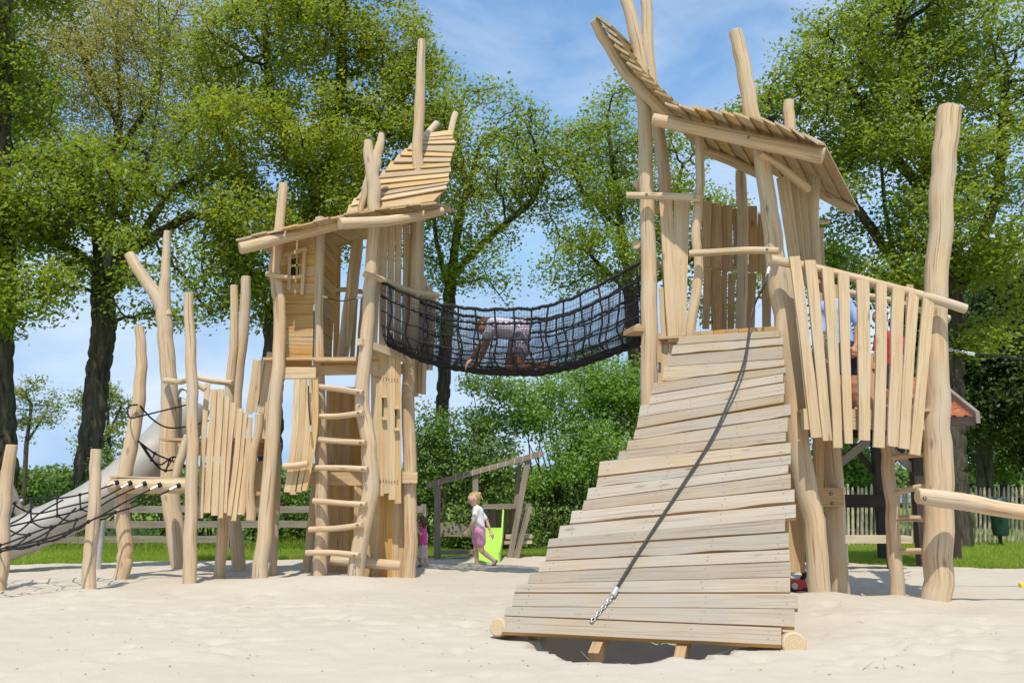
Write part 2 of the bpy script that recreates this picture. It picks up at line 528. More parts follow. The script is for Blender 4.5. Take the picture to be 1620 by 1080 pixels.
def tiles():
    s = N('orange_clay_tiles')
    pos = s.n('ShaderNodeNewGeometry').outputs['Position']
    a = s.noise(pos, 3, 4, 0.6)
    rnd = s.n('ShaderNodeNewGeometry').outputs['Random Per Island']
    col = s.ramp(s.math('ADD', s.math('MULTIPLY', a, 0.6), s.math('MULTIPLY', rnd, 0.4)), [(0.2, (0.34, 0.10, 0.045)), (0.8, (0.52, 0.20, 0.09))])
    return s.done(s.pbsdf(col, 0.7, 0, 0.3))


M['tile'] = tiles()
LOGM = [M['log'], M['cut']]
# ------------------------------------------------------------------ world, sun
SUN_EL, SUN_AZ = R(60), R(3)       # light travels towards (+sin az, +cos az): from behind the camera's left
w = bpy.data.worlds.new('World'); SC.world = w; w.use_nodes = True
nt = w.node_tree; nt.nodes.clear()
wo = nt.nodes.new('ShaderNodeOutputWorld'); bg = nt.nodes.new('ShaderNodeBackground')
sky = nt.nodes.new('ShaderNodeTexSky'); sky.sky_type = 'NISHITA'; sky.sun_disc = False
sky.sun_elevation = SUN_EL
sky.sun_rotation = PI + SUN_AZ
sky.air_density = 1.0; sky.dust_density = 0.15; sky.ozone_density = 1.6
bg.inputs[1].default_value = 0.15
tc = nt.nodes.new('ShaderNodeTexCoord'); mp = nt.nodes.new('ShaderNodeMapping')
mp.inputs['Scale'].default_value = (1.6, 1.6, 4.0); mp.inputs['Location'].default_value = (3.1, 0.4, 0.2)
nz = nt.nodes.new('ShaderNodeTexNoise'); nz.inputs['Scale'].default_value = 1.9; nz.inputs['Detail'].default_value = 6
nz.inputs['Roughness'].default_value = 0.55; nz.inputs['Distortion'].default_value = 0.5
rp = nt.nodes.new('ShaderNodeValToRGB'); rp.color_ramp.elements[0].position = 0.40; rp.color_ramp.elements[1].position = 0.78
rp.color_ramp.elements[0].color = (0.0, 0.0, 0.0, 1); rp.color_ramp.elements[1].color = (0.62, 0.62, 0.62, 1)
mx = nt.nodes.new('ShaderNodeMix'); mx.data_type = 'RGBA'
mx.inputs[7].default_value = (5.6, 5.7, 5.9, 1)
nt.links.new(tc.outputs['Generated'], mp.inputs[0]); nt.links.new(mp.outputs[0], nz.inputs['Vector'])
nt.links.new(nz.outputs['Fac'], rp.inputs[0]); nt.links.new(rp.outputs[0], mx.inputs[0])
gm = nt.nodes.new('ShaderNodeGamma'); gm.inputs[1].default_value = 0.62
hs = nt.nodes.new('ShaderNodeHueSaturation'); hs.inputs['Saturation'].default_value = 1.45; hs.inputs['Value'].default_value = 1.75
nt.links.new(sky.outputs[0], gm.inputs[0]); nt.links.new(gm.outputs[0], hs.inputs['Color']); dk = nt.nodes.new('ShaderNodeMix'); dk.data_type = 'RGBA'; dk.blend_type = 'DARKEN'; dk.inputs[0].default_value = 1.0
dk.inputs[7].default_value = (2.1, 3.15, 4.5, 1)
nt.links.new(hs.outputs[0], dk.inputs[6]); nt.links.new(dk.outputs[2], mx.inputs[6]); nt.links.new(mx.outputs[2], bg.inputs[0]); nt.links.new(bg.outputs[0], wo.inputs[0])
sd = bpy.data.lights.new('sun', 'SUN'); sd.energy = 3.0; sd.angle = R(0.53); sd.color = (1.0, 0.94, 0.83)
so = bpy.data.objects.new('sun', sd); COL.objects.link(so)
dirv = V((math.sin(SUN_AZ) * math.cos(SUN_EL), math.cos(SUN_AZ) * math.cos(SUN_EL), -math.sin(SUN_EL)))
so.rotation_euler = dirv.to_track_quat('-Z', 'Y').to_euler(); so.location = (-10, -15, 30)
SC.view_settings.view_transform = 'Standard'; SC.view_settings.look = 'None'
SC.view_settings.exposure = 0.47; SC.view_settings.gamma = 1.0; SC.view_settings.use_curve_mapping = False
SC.cycles.max_bounces = 8; SC.cycles.transparent_max_bounces = 8
SC.cycles.use_denoising = True

# ------------------------------------------------------------------ ground
def vnoise(x, y, seed):
    """smooth value noise on arrays"""
    r = np.random.default_rng(seed); T = r.random((64, 64))
    xi = np.floor(x).astype(int); yi = np.floor(y).astype(int)
    fx = x - xi; fy = y - yi
    fx = fx * fx * (3 - 2 * fx); fy = fy * fy * (3 - 2 * fy)
    g = lambda a, b: T[a % 64, b % 64]
    return (g(xi, yi) * (1 - fx) * (1 - fy) + g(xi + 1, yi) * fx * (1 - fy) + g(xi, yi + 1) * (1 - fx) * fy + g(xi + 1, yi + 1) * fx * fy) - 0.5


EDGE = [(-40, 15.0), (-14, 16.0), (-9, 16.9), (-6, 17.7), (-3, 18.2), (0, 18.9), (3, 19.0), (6, 17.3), (8, 16.4), (10, 15.9), (14, 15.2), (40, 14.0)]
def edge_y(x):
    return np.interp(x, [e[0] for e in EDGE], [e[1] for e in EDGE]) + 0.35 * vnoise(x * 0.9, x * 0 + 3.3, 4) + 0.16 * vnoise(x * 3.1, x * 0 + 8.1, 9)


def gz(px, py, amp, rad, sx=1.0):
    p = G(px, py); return (p.x, p.y, amp, rad, sx)


MOUNDS = [gz(1305, 960, 0.10, 0.55), gz(1380, 985, 0.06, 0.7), gz(1430, 955, 0.05, 0.5), gz(480, 935, 0.10, 0.7), gz(560, 930, 0.09, 0.6), gz(640, 925, 0.05, 0.5),
          gz(330, 935, 0.05, 0.6), gz(420, 930, 0.05, 0.6), gz(740, 900, 0.04, 0.9), gz(140, 945, 0.04, 0.6), 
          gz(1500, 965, -0.05, 0.5), gz(1345, 940, -0.07, 0.5), gz(1570, 995, -0.03, 0.18), gz(1480, 990, 0.03, 0.5), gz(300, 985, -0.03, 0.2), gz(1440, 1040, 0.05, 0.8),
          gz(600, 1000, 0.05, 1.0), gz(250, 1040, 0.04, 0.8), gz(180, 990, -0.02, 0.25), gz(380, 912, -0.05, 0.7), gz(710, 925, -0.05, 0.5)]
HOLE = G(1010, 1030)
_fr = random.Random(8); FEET = []
for (px0, py0, px1, py1, nst) in ((150, 1060, 520, 950, 9), (700, 1040, 740, 930, 7), (1330, 1060, 1600, 985, 8), (1560, 1010, 1420, 1045, 4), (380, 1010, 160, 985, 6), (640, 960, 300, 965, 7)):
    A_, B_ = G(px0, py0), G(px1, py1); an = math.atan2(B_.y - A_.y, B_.x - A_.x)
    for i in range(nst):
        q = A_.lerp(B_, i / nst); s_ = 0.11 if i % 2 else -0.11
        FEET.append((q.x - math.sin(an) * s_ + _fr.uniform(-.06, .06), q.y + math.cos(an) * s_ + _fr.uniform(-.06, .06), an + _fr.uniform(-.3, .3)))


def sand_z(x, y):
    z = 0.035 * vnoise(x * 0.55, y * 0.55, 1) + 0.024 * vnoise(x * 1.3, y * 1.3, 2) + 0.016 * vnoise(x * 3.1, y * 3.1, 3) + 0.016 * vnoise(x * 7.3, y * 7.3, 5)
    # foot marks: small sharp dents in patches
    patch = np.clip(vnoise(x * 0.8, y * 0.8, 7) * 3.0 + 0.35, 0, 1)
    z = z - 0.045 * patch * np.clip(vnoise(x * 5.1, y * 5.1, 8) * 3.2 - 0.35, 0, 1)
    for mx_, my_, a, r_, sx in MOUNDS:
        z = z + a * np.exp(-(((x - mx_) / sx) ** 2 + (y - my_) ** 2) / (r_ * r_))
    for fx, fy, fa in FEET:
        ca, sa = math.cos(fa), math.sin(fa); ux = (x - fx) * ca + (y - fy) * sa; uy = -(x - fx) * sa + (y - fy) * ca
        q = (ux / 0.13) ** 2 + (uy / 0.06) ** 2
        z = z - 0.022 * np.clip(1.15 - q, 0, 1) + 0.012 * np.exp(-((q - 2.0) / 0.8) ** 2)
    # scooped hollow below the foot of the ramp
    d = ((x - HOLE.x - 0.02 - (y - HOLE.y) * 0.25) / 0.95) ** 2 + ((y - HOLE.y - 0.62) / 1.28) ** 2 + 0.30 * vnoise(x * 4, y * 4, 6) + 0.12 * vnoise(x * 13, y * 13, 16)
    z = z - 0.62 * np.clip((1.12 - d) * 1.7, 0, 1) ** 0.8
    return z


def sz(x, y):
    return float(sand_z(np.array([x], float), np.array([y], float))[0])


def grid_mesh(name, xs, ys, zf, mat, keep=None, kind='structure'):
    Xg, Yg = np.meshgrid(xs, ys)
    Z = zf(Xg.ravel(), Yg.ravel())
    co = np.stack([Xg.ravel(), Yg.ravel(), Z], 1)
    nx, ny = len(xs), len(ys)
    i = np.arange((nx - 1) * (ny - 1)); cx = i % (nx - 1); cy = i // (nx - 1)
    a = cy * nx + cx
    q = np.stack([a, a + 1, a + nx + 1, a + nx], 1)
    if keep is not None:
        k = keep(co[q].mean(1)); q = q[k]
    me = mesh_np(name, co, q, mat, smooth=True)
    o = link(name, me); tag(o, kind=kind)
    return o


def mesh_np(name, co, q, mat, smooth=False):
    me = bpy.data.meshes.new(name)
    me.vertices.add(len(co)); me.vertices.foreach_set('co', np.ascontiguousarray(co, dtype=np.float32).ravel())
    k = q.shape[1]
    me.loops.add(q.size); me.loops.foreach_set('vertex_index', np.ascontiguousarray(q, dtype=np.int32).ravel())
    me.polygons.add(len(q))
    me.polygons.foreach_set('loop_start', np.arange(0, q.size, k, dtype=np.int32))
    me.polygons.foreach_set('loop_total', np.full(len(q), k, dtype=np.int32))
    if smooth: me.polygons.foreach_set('use_smooth', np.ones(len(q), dtype=bool))
    me.update(calc_edges=True)
    me.materials.append(mat)
    return me


def spacing(a, b, mid0, mid1, fine, coarse):
    xs = [a]
    while xs[-1] < b:
        x = xs[-1]; d = max(mid0 - x, x - mid1, 0)
        xs.append(x + fine + (coarse - fine) * min(1, d / 12))
    return np.array(xs)


xs = spacing(-32, 32, -8.5, 8.5, 0.055, 0.9)
ys = np.concatenate([np.arange(-6, 4.5, 0.4), np.arange(4.5, 10.5, 0.045), np.arange(10.5, 20.2, 0.075)])
so_ = grid_mesh('sand', xs, ys, lambda x, y: sand_z(x, y) + 0.045 - 0.10 * np.clip((y - edge_y(x) + 0.9), 0, 1) ** 2, M['sand'], lambda c: c[:, 1] < edge_y(c[:, 0]) + 0.1)


def lawn_z(x, y):
    near = np.clip((y - 16) / 8, 0, 1)
    z = -0.03 + 0.10 * vnoise(x * 0.35, y * 0.35, 12) * near
    return np.where(y < edge_y(np.clip(x, -39, 39)) - 0.15, -0.75, z)


xl = np.concatenate([np.array([-900, -500, -250, -120, -70]), np.arange(-45, 45.1, 0.6), np.array([70, 120, 250, 500, 900])])
yl = np.concatenate([np.array([-300, -100, -30]), np.arange(-6, 12, 2.0), np.arange(12, 20.5, 0.25), np.arange(20.5, 45, 0.8), np.array([60, 90, 150, 300, 600, 1200])])
grid_mesh('lawn', xl, yl, lawn_z, M['lawn'])

# grass blades over the strips of lawn the photo shows
def blades(n, x0, x1, y0f, y1, hmin, hmax):
    x = RNG.uniform(x0, x1, n); u = RNG.random(n) ** 1.5
    ye = edge_y(x) + y0f; y = ye + u * (y1 - ye)
    z = lawn_z(x, y + 0.2) - 0.01
    h = RNG.uniform(hmin, hmax, n) * (0.7 + 0.9 * np.clip(vnoise(x * 1.5, y * 1.5, 21) + 0.4, 0, 1)); a = RNG.uniform(0, 2 * PI, n); wd = RNG.uniform(0.005, 0.011, n)
    lean = RNG.normal(0, 0.35, (n, 2)) * h[:, None]
    b0 = np.stack([x - np.cos(a) * wd, y - np.sin(a) * wd, z], 1); b1 = np.stack([x + np.cos(a) * wd, y + np.sin(a) * wd, z], 1)
    t = np.stack([x + lean[:, 0], y + lean[:, 1], z + h], 1)
    return np.stack([b0, b1, t], 1).reshape(-1, 3)


bl = np.concatenate([blades(60000, -14, -1.5, 0.0, 21.5, 0.05, 0.12), blades(16000, -2.5, 3.5, 0.0, 21, 0.05, 0.12), blades(60000, 3.5, 15, 0.0, 24, 0.04, 0.10),
                     blades(9000, -14, 0, 3.0, 22.3, 0.12, 0.32)])
me = mesh_np('grass', bl, np.arange(len(bl)).reshape(-1, 3), M['blade'])
tag(link('grass', me), kind='stuff')

# bits of bark, twig and leaf lying on the sand
r_ = np.random.default_rng(77); dv_ = []
for _ in range(300):
    q = G(r_.uniform(-60, 1680), 880 + 200 * r_.random() ** 0.8)
    if not (5 < q.y < 18): continue
    zz = sz(q.x, q.y) + 0.045 + 0.004; a = r_.uniform(0, PI); L = r_.uniform(0.005, 0.02); W = L * r_.uniform(0.15, 0.5)
    if r_.random() < .06: L = r_.uniform(.06, .13); W = .004
    d = V((math.cos(a), math.sin(a), r_.normal(0, .25))).normalized(); n_ = V((-d.y, d.x, 0))
    c = V((q.x, q.y, zz)); h_ = V((0, 0, .004))
    dv_ += [c - d * L, c + n_ * W + h_, c + d * L, c - n_ * W + h_]
me = mesh_np('debris', np.array([tuple(p) for p in dv_]), np.arange(len(dv_)).reshape(-1, 4), M['oldwood'])
tag(link('debris', me), kind='stuff')
# ------------------------------------------------------------------ trees
DENS = 1.0


def blob_points(blobs, dens, seed, gap=0.12):
    """scattered growth targets inside crown lobes given as (px, py, rx px, ry px, Y, depth m)"""
    r = np.random.default_rng(seed); out = []
    for (px, py, rx, ry, Y, dp) in blobs:
        c = P(px, py, Y); a, b = rx * mpp(Y), ry * mpp(Y)
        n = max(12, int(4.19 * a * b * dp * dens * DENS))
        q = r.normal(size=(n, 3)); q /= np.linalg.norm(q, axis=1)[:, None]
        q *= (r.random(n) ** 0.42)[:, None]
        q = q * np.array([a, dp, b]) + np.array(c)
        out.append(q)
    q = np.concatenate(out)
    # clumps and gaps
    nz = np.array([mnoise.noise(V((p[0] * .42 + seed, p[1] * .42, p[2] * 1.05))) + .45 * mnoise.noise(V((p[0] * 1.3, p[1] * 1.3 + seed, p[2] * 2.2))) for p in q])
    return q[nz > -gap]


def grow(stems, att, step, kill, infl, iters=90):
    """space colonisation: stems = list of polylines [(Vector...)], first is the trunk"""
    pos = []; par = []
    for s in stems:
        prev = -1
        if pos:
            d = [(V(p) - s[0]).length for p in pos]; prev = int(np.argmin(d)); s = s if d[prev] > 0.3 else s[1:]
        for i, p in enumerate(s):
            a = V(pos[prev]) if prev >= 0 else p
            n = max(1, int((p - a).length / (step * 1.3)))
            for k in range(1, n + 1):
                pos.append(tuple(a.lerp(p, k / n))); par.append(prev); prev = len(pos) - 1
    pos = np.array(pos); par = list(par)
    alive = np.ones(len(att), bool)
    D = np.full(len(att), 1e9); Nn = np.zeros(len(att), int)

    def upd(i0):
        new = pos[i0:]
        for c in range(0, len(att), 4000):
            d = np.linalg.norm(att[c:c + 4000, None, :] - new[None], axis=2)
            j = d.argmin(1); dm = d[np.arange(len(j)), j]
            b = dm < D[c:c + 4000]
            D[c:c + 4000][b] = dm[b]; Nn[c:c + 4000][b] = j[b] + i0
    upd(0)
    for it in range(iters):
        alive &= D > kill
        act = alive & (D < infl)
        if not act.any():
            if not alive.any(): break
            infl *= 1.6
            continue
        idx = Nn[act]; dv = att[act] - pos[idx]; dv /= np.linalg.norm(dv, axis=1)[:, None]
        acc = np.zeros((len(pos), 3)); np.add.at(acc, idx, dv)
        u = np.unique(idx); d = acc[u]
        l = np.linalg.norm(d, axis=1); ok = l > 1e-3; u = u[ok]; d = d[ok] / l[ok][:, None]
        d += RNG.normal(0, 0.22, d.shape); d[:, 2] += 0.06
        d /= np.linalg.norm(d, axis=1)[:, None]
        i0 = len(pos)
        pos = np.concatenate([pos, pos[u] + d * step]); par.extend(u.tolist())
        upd(i0)
        if len(pos) > 12000: break
    return pos, par


def branch_mesh(name, pos, par, r0, rmin, mat, parent, exp=2.02, rtrunk=None):
    n = len(pos); par = np.array(par)
    rad = np.zeros(n); kids = [[] for _ in range(n)]
    for i in range(n):
        if par[i] >= 0: kids[par[i]].append(i)
    acc = np.zeros(n)
    for i in range(n - 1, -1, -1):
        if not kids[i]: acc[i] = 1
        if par[i] >= 0: acc[par[i]] += acc[i]
    rad = np.maximum(rmin, r0 * (acc / acc[0]) ** (1 / exp))
    mb = MB(); done = set()
    V3 = [V(p) for p in pos]
    seed = random.random() * 40
    roots = [0]
    while roots:
        r_ = roots.pop(); ch = [r_]
        i = r_
        while kids[i]:
            ks = sorted(kids[i], key=lambda k: -acc[k])
            roots.extend(ks[1:]); i = ks[0]; ch.append(i)
        pts = [V3[k] for k in ch]; rr = [rad[k] for k in ch]
        if par[r_] >= 0:
            pts.insert(0, V3[par[r_]]); rr.insert(0, min(rad[par[r_]] * 0.75, rr[0] * 1.25))
        if len(pts) < 2: continue
        m = rr[0]
        ns = 14 if m > .18 else 8 if m > .07 else 5 if m > 0.025 else 3
        if r_ == 0:                      # root flare
            zb = pts[0].z
            rr = [q * (1 + 0.4 * math.exp(-max(0, p.z - zb) / 0.4)) for q, p in zip(rr, pts)]
        rr[-1] *= 0.45
        mb.tube(pts, rr, ns, 0.07 if m > .1 else 0.0, 3 if m > .1 else (2 if m > .03 else 1), caps=False)
    o = mb.build(name, mat, parent)
    return rad, acc


def leaf_cloud(name, centers, spread, per, size, mat, parent, seed, up=0.5, flat=0.75):
    r = np.random.default_rng(seed)
    n = len(centers) * per
    c = np.repeat(centers, per, 0)
    off = np.clip(r.normal(0, 1, (n, 3)), -1.5, 1.5) * spread; off[:, 2] *= flat
    c = c + off
    nr = r.normal(0, 1, (n, 3)); nr[:, 2] = np.abs(nr[:, 2]) * 0.9 + up
    nr += np.array([-0.35, -0.45, 0.0])       # leaves turn to the light side
    nr /= np.linalg.norm(nr, axis=1)[:, None]
    t = np.cross(nr, r.normal(0, 1, (n, 3))); t /= np.linalg.norm(t, axis=1)[:, None] + 1e-9
    b = np.cross(nr, t)
    L = (size * r.uniform(0.65, 1.3, n))[:, None]; W = L * r.uniform(0.5, 0.75, n)[:, None]
    drop = nr * L * r.uniform(-0.18, 0.1, n)[:, None]
    co = np.stack([c - t * L * .5, c + b * W * .5 + t * L * .08 + drop, c + t * L * .5, c - b * W * .5 + t * L * .08 + drop], 1).reshape(-1, 3)
    me = mesh_np(name, co, np.arange(n * 4).reshape(-1, 4), mat)
    return link(name, me, parent)


def tree(name, label, cat, stems, Y, r0, blobs, dens=0.55, step=0.45, kill=0.75, infl=6.0, per=40, spread=0.42, size=0.13,
         mat='oak', seed=1, group=None, gap=0.12, rmin=0.008, base=None, maxleaf=3, extra=0):
    base_p = P(stems[0][0][0], stems[0][0][1], Y if len(stems[0][0]) < 3 else stems[0][0][2])
    t = thing(name, label, cat, (base_p.x, base_p.y, 0), group)
    ss = []
    for s in stems:
        ss.append([P(a[0], a[1], a[2] if len(a) > 2 else Y) for a in s])
    ss[0].insert(0, V((ss[0][0].x, ss[0][0].y, -0.25)))
    global DENS
    DENS = 16.0 if Y < 45 else 8.0
    k_ = 0.5 if Y < 45 else 0.7
    att = blob_points(blobs, dens, seed, gap)
    DENS = 1.0
    pos, par = grow(ss, att, step * k_, kill * k_ * 0.8, infl)
    rad, acc = branch_mesh('trunk', pos, par, r0, rmin, M['bark'], t)
    tips = np.where(acc <= maxleaf)[0]
    tips = tips[tips > sum(len(s) for s in ss)]
    cen = pos[tips]
    if extra: cen = np.concatenate([cen, att[np.random.default_rng(seed).random(len(att)) < extra]])
    leaf_cloud('crown', cen, spread * 0.66, int(per * 1.0), size, M[mat], t, seed + 50)
    print('TREE', label[:30], 'att', len(att), 'nodes', len(pos), 'clumps', len(cen), 'leaves', len(cen) * per)
    return t


# the oaks behind the play equipment
tree('oak_tree', 'thick dark trunked oak cut off by the left edge of the photo', 'tree',
     [[(8, 740), (2, 600), (8, 430), (0, 250), (10, 60), (5, -150)], [(6, 380), (60, 260), (95, 120)]], 22, 0.28,
     [(-35, 120, 95, 170, 22, 3.0), (-60, 330, 130, 110, 21, 3), (30, 300, 60, 60, 21.5, 1.6), (40, 460, 80, 60, 20.5, 1.5), (-20, -80, 150, 120, 22, 3)],
     dens=0.6, per=46, mat='oak', seed=3, size=0.125)
tree('oak_tree', 'forked oak with leaning dark trunk behind the steel slide', 'tree',
     [[(138, 745), (150, 640), (166, 510), (158, 450)], [(162, 470), (190, 440), (200, 330), (240, 230), (255, 120), (250, 0)],
      [(158, 450), (150, 330), (110, 240), (60, 170)], [(158, 440), (120, 400), (60, 370)], [(192, 430), (270, 300), (330, 270)], [(190, 400), (300, 340), (380, 350)]], 23, 0.30,
     [(90, 330, 130, 80, 22, 2.2), (20, 420, 80, 60, 22, 2), (210, 300, 140, 85, 23, 2.5), (380, 430, 70, 50, 22.5, 1.6), (300, 480, 70, 40, 22, 1.4), (330, 300, 90, 55, 23, 2.0), (70, 430, 90, 60, 22, 2.0), (220, 430, 120, 65, 22, 2.0), (300, 420, 80, 50, 22, 1.8), (330, 400, 70, 40, 22, 1.6)],
     dens=1.0, per=44, mat='oak', seed=7, size=0.12, gap=-0.04)
tree('oak_tree', 'tall thinly leaved olive tinted oak rising above the forked oak', 'tree',
     [[(142, 745), (150, 600), (160, 470), (180, 300), (190, 170), (185, 30)], [(185, 250), (240, 160), (270, 40)], [(150, 350), (90, 240), (50, 150)], [(188, 200), (140, 110), (110, 10)], [(182, 280), (280, 230), (330, 170)]], 30, 0.22,
     [(190, 150, 170, 150, 30, 4), (120, 40, 150, 110, 30, 4), (270, 80, 110, 130, 30, 4), (60, 200, 80, 90, 29, 3)],
     dens=0.75, per=20, mat='olive', seed=12, size=0.105, spread=0.5, rmin=0.012, kill=0.7, gap=0.2)
tree('oak_tree', 'broad dense green oak standing behind the roof of the ladder tower', 'tree',
     [[(428, 770), (430, 620), (438, 500), (470, 380), (520, 260), (540, 120), (545, -40)], [(440, 520), (400, 440), (350, 400)], [(470, 390), (560, 300), (640, 150), (670, 60)],
      [(500, 300), (430, 180), (420, 60)], [(480, 370), (390, 300), (350, 200)], [(545, 330), (640, 270), (700, 230)]], 24, 0.32,
     [(470, 80, 140, 120, 24, 3.2), (580, 100, 130, 110, 24, 3.2), (400, 230, 120, 90, 23, 2.8), (540, 240, 120, 100, 23, 2.8), (420, 350, 110, 70, 22.5, 2.5), (660, 190, 90, 120, 24.5, 2.4), (560, 350, 110, 60, 23, 2.2),
      (390, 470, 60, 45, 22.5, 1.6), (700, 290, 70, 60, 24, 1.6), (500, -40, 180, 70, 24, 3), (350, 110, 60, 90, 24, 2.2)],
     dens=0.85, per=44, mat='oak_yellow', seed=15, size=0.12, gap=0.03)
tree('oak_tree', 'airy oak seen above the middle of the net tunnel', 'tree',
     [[(698, 760), (700, 640), (708, 500), (715, 420), (730, 330), (760, 230)], [(708, 470), (690, 380), (680, 280)], [(714, 430), (780, 370), (840, 320), (865, 270)], [(712, 450), (770, 440), (800, 480)], [(740, 300), (720, 210), (735, 150)]], 28, 0.21,
     [(760, 230, 110, 100, 28, 3), (700, 350, 80, 80, 27, 2.2), (830, 250, 60, 90, 28, 2.4), (810, 310, 70, 80, 28, 2.6), (700, 480, 60, 60, 27, 1.6), (770, 420, 60, 40, 27, 1.6), (720, 160, 50, 60, 28, 2), (690, 250, 60, 90, 28, 2)],
     dens=0.75, per=24, mat='oak', seed=21, size=0.125, spread=0.45, rmin=0.014, gap=0.02)
tree('oak_tree', 'round crowned oak showing between the net tunnel and the ramp tower', 'tree',
     [[(1010, 770), (1005, 620), (1000, 480), (985, 380), (970, 270), (960, 180)], [(1000, 470), (930, 400), (880, 370)], [(995, 430), (1060, 340), (1080, 260)], [(985, 370), (920, 300), (900, 250)], [(1000, 460), (1110, 400), (1150, 330)]], 28, 0.21,
     [(960, 220, 80, 90, 28, 2.6), (890, 280, 50, 70, 28, 2), (930, 320, 75, 70, 27.5, 2.4), (1040, 280, 75, 80, 28, 2.6), (960, 400, 100, 50, 27, 2.2), (900, 430, 60, 40, 27, 1.6), (1100, 360, 80, 80, 28, 2.4), (1130, 450, 80, 60, 28, 2.0)],
     dens=0.85, per=32, mat='oak', seed=33, size=0.125, gap=0.07)
tree('oak_tree', 'huge spreading oak with bare dark limbs at the right of the photo', 'tree',
     [[(1508, 780), (1504, 640), (1500, 560), (1510, 470), (1545, 400), (1580, 300), (1590, 150)], [(1505, 560), (1440, 450), (1370, 350), (1290, 240), (1230, 200)], [(1510, 480), (1490, 380), (1470, 260), (1440, 130), (1420, 20)],
      [(1530, 430), (1600, 370), (1680, 330)], [(1440, 450), (1370, 420), (1310, 400)], [(1480, 330), (1400, 230), (1340, 130)], [(1508, 520), (1580, 500), (1650, 490)], [(1420, 420), (1400, 330), (1390, 210)]], 22, 0.33,
     [(1350, 110, 120, 100, 22, 3), (1480, 90, 130, 110, 22, 3.2), (1590, 130, 110, 120, 22, 3), (1260, 190, 90, 60, 22, 2.2), (1400, 230, 110, 80, 21.5, 2.6), (1550, 270, 110, 80, 21.5, 2.6), (1180, 200, 60, 50, 22.5, 1.6),
      (1340, 330, 80, 55, 21.5, 1.8), (1460, 360, 100, 60, 21, 2.0), (1590, 400, 80, 60, 21, 1.8), (1420, 450, 70, 40, 21, 1.6), (1450, -20, 200, 70, 22, 3), (1310, 250, 70, 50, 22, 1.8), (1230, 120, 40, 50, 22.5, 1.5), (1580, 520, 70, 40, 21, 1.6)],
     dens=0.95, per=44, mat='oak', seed=41, size=0.12, gap=0.03)
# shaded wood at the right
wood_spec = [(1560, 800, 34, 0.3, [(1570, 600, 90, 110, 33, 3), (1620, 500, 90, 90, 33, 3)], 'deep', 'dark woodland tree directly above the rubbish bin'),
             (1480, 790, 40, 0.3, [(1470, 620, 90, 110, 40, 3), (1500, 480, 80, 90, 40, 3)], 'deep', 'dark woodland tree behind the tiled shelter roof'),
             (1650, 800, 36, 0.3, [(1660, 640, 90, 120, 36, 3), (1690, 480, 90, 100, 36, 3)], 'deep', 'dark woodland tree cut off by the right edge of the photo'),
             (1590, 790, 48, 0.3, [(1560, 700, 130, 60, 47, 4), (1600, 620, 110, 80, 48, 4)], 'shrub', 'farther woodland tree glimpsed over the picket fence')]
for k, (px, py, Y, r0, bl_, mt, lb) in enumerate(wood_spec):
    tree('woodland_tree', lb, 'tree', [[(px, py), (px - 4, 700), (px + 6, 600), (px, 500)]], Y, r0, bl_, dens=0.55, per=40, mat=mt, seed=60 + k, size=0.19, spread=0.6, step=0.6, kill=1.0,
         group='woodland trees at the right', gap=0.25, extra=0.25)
tree('maple_tree', 'bright green young tree seen under the eaves of the ramp tower roof', 'tree', [[(1320, 790), (1318, 650), (1316, 520), (1318, 440)]], 27, 0.14,
     [(1318, 440, 45, 60, 27, 1.6), (1325, 540, 50, 60, 27, 1.6), (1300, 640, 50, 60, 27, 1.6)], dens=1.2, per=42, mat='bright', seed=71, size=0.14, gap=0.2)
tree('maple_tree', 'low bushy tree in the gap beneath the balcony by the shelter', 'tree', [[(1345, 830), (1340, 770), (1345, 720)]], 25, 0.07,
     [(1340, 740, 42, 60, 25, 1.2), (1365, 800, 30, 40, 25, 1.0), (1310, 790, 40, 50, 25, 1.0)], dens=2.2, per=42, mat='bright', seed=73, size=0.13, step=0.3, kill=0.45, gap=0.3)
# far trees at the left
tree('far_tree', 'small slender tree on the far left skyline left of the leaning trunk', 'tree', [[(38, 775), (42, 700), (50, 640)], [(42, 700), (75, 650)]], 62, 0.16,
     [(45, 625, 45, 38, 62, 1.8), (78, 655, 28, 28, 62, 1.4), (30, 680, 24, 20, 62, 1.2)], dens=0.75, per=24, mat='far', seed=81, size=0.2, spread=0.5, gap=0.05, rmin=0.03)
tree('far_tree', 'pale green tree on the skyline right of the leaning trunk', 'tree', [[(172, 775), (172, 700), (170, 640)], [(172, 690), (192, 640)]], 56, 0.16,
     [(165, 640, 42, 40, 56, 1.8), (185, 690, 24, 40, 56, 1.4), (120, 650, 18, 40, 56, 1.0), (150, 710, 30, 22, 56, 1.2)], dens=1.1, per=30, mat='far', seed=83, size=0.2, spread=0.5, gap=0.15, rmin=0.03)


# ------------------------------------------------------------------ shrubs
def shrub(label, blobs, seed, mat='shrub', dens=5.0, per=34, size=0.095, spread=0.17, group=None, name='shrub'):
    px, py, rx, ry, Y, dp = blobs[0]
    b = P(px, py, Y)
    t = thing(name, label, 'shrub', (b.x, b.y, 0), group)
    att = blob_points(blobs, dens * 7, seed, 0.22)
    att = att[att[:, 2] > 0.05]
    mb = MB(); r = np.random.default_rng(seed)
    for k in range(9):
        tgt = V(att[r.integers(len(att))]); foot = V((b.x + r.normal(0, .3), b.y + r.normal(0, .15), -0.1))
        mid = foot.lerp(tgt, 0.5) + V((r.normal(0, .12), r.normal(0, .12), 0.25))
        mb.tube([foot, mid, tgt], [0.03, 0.02, 0.006], 5, 0.0, 3, caps=False)
    mb.build('stem', M['bark'], t)
    leaf_cloud('foliage', att, spread, per, size, M[mat], t, seed + 9)
    return t


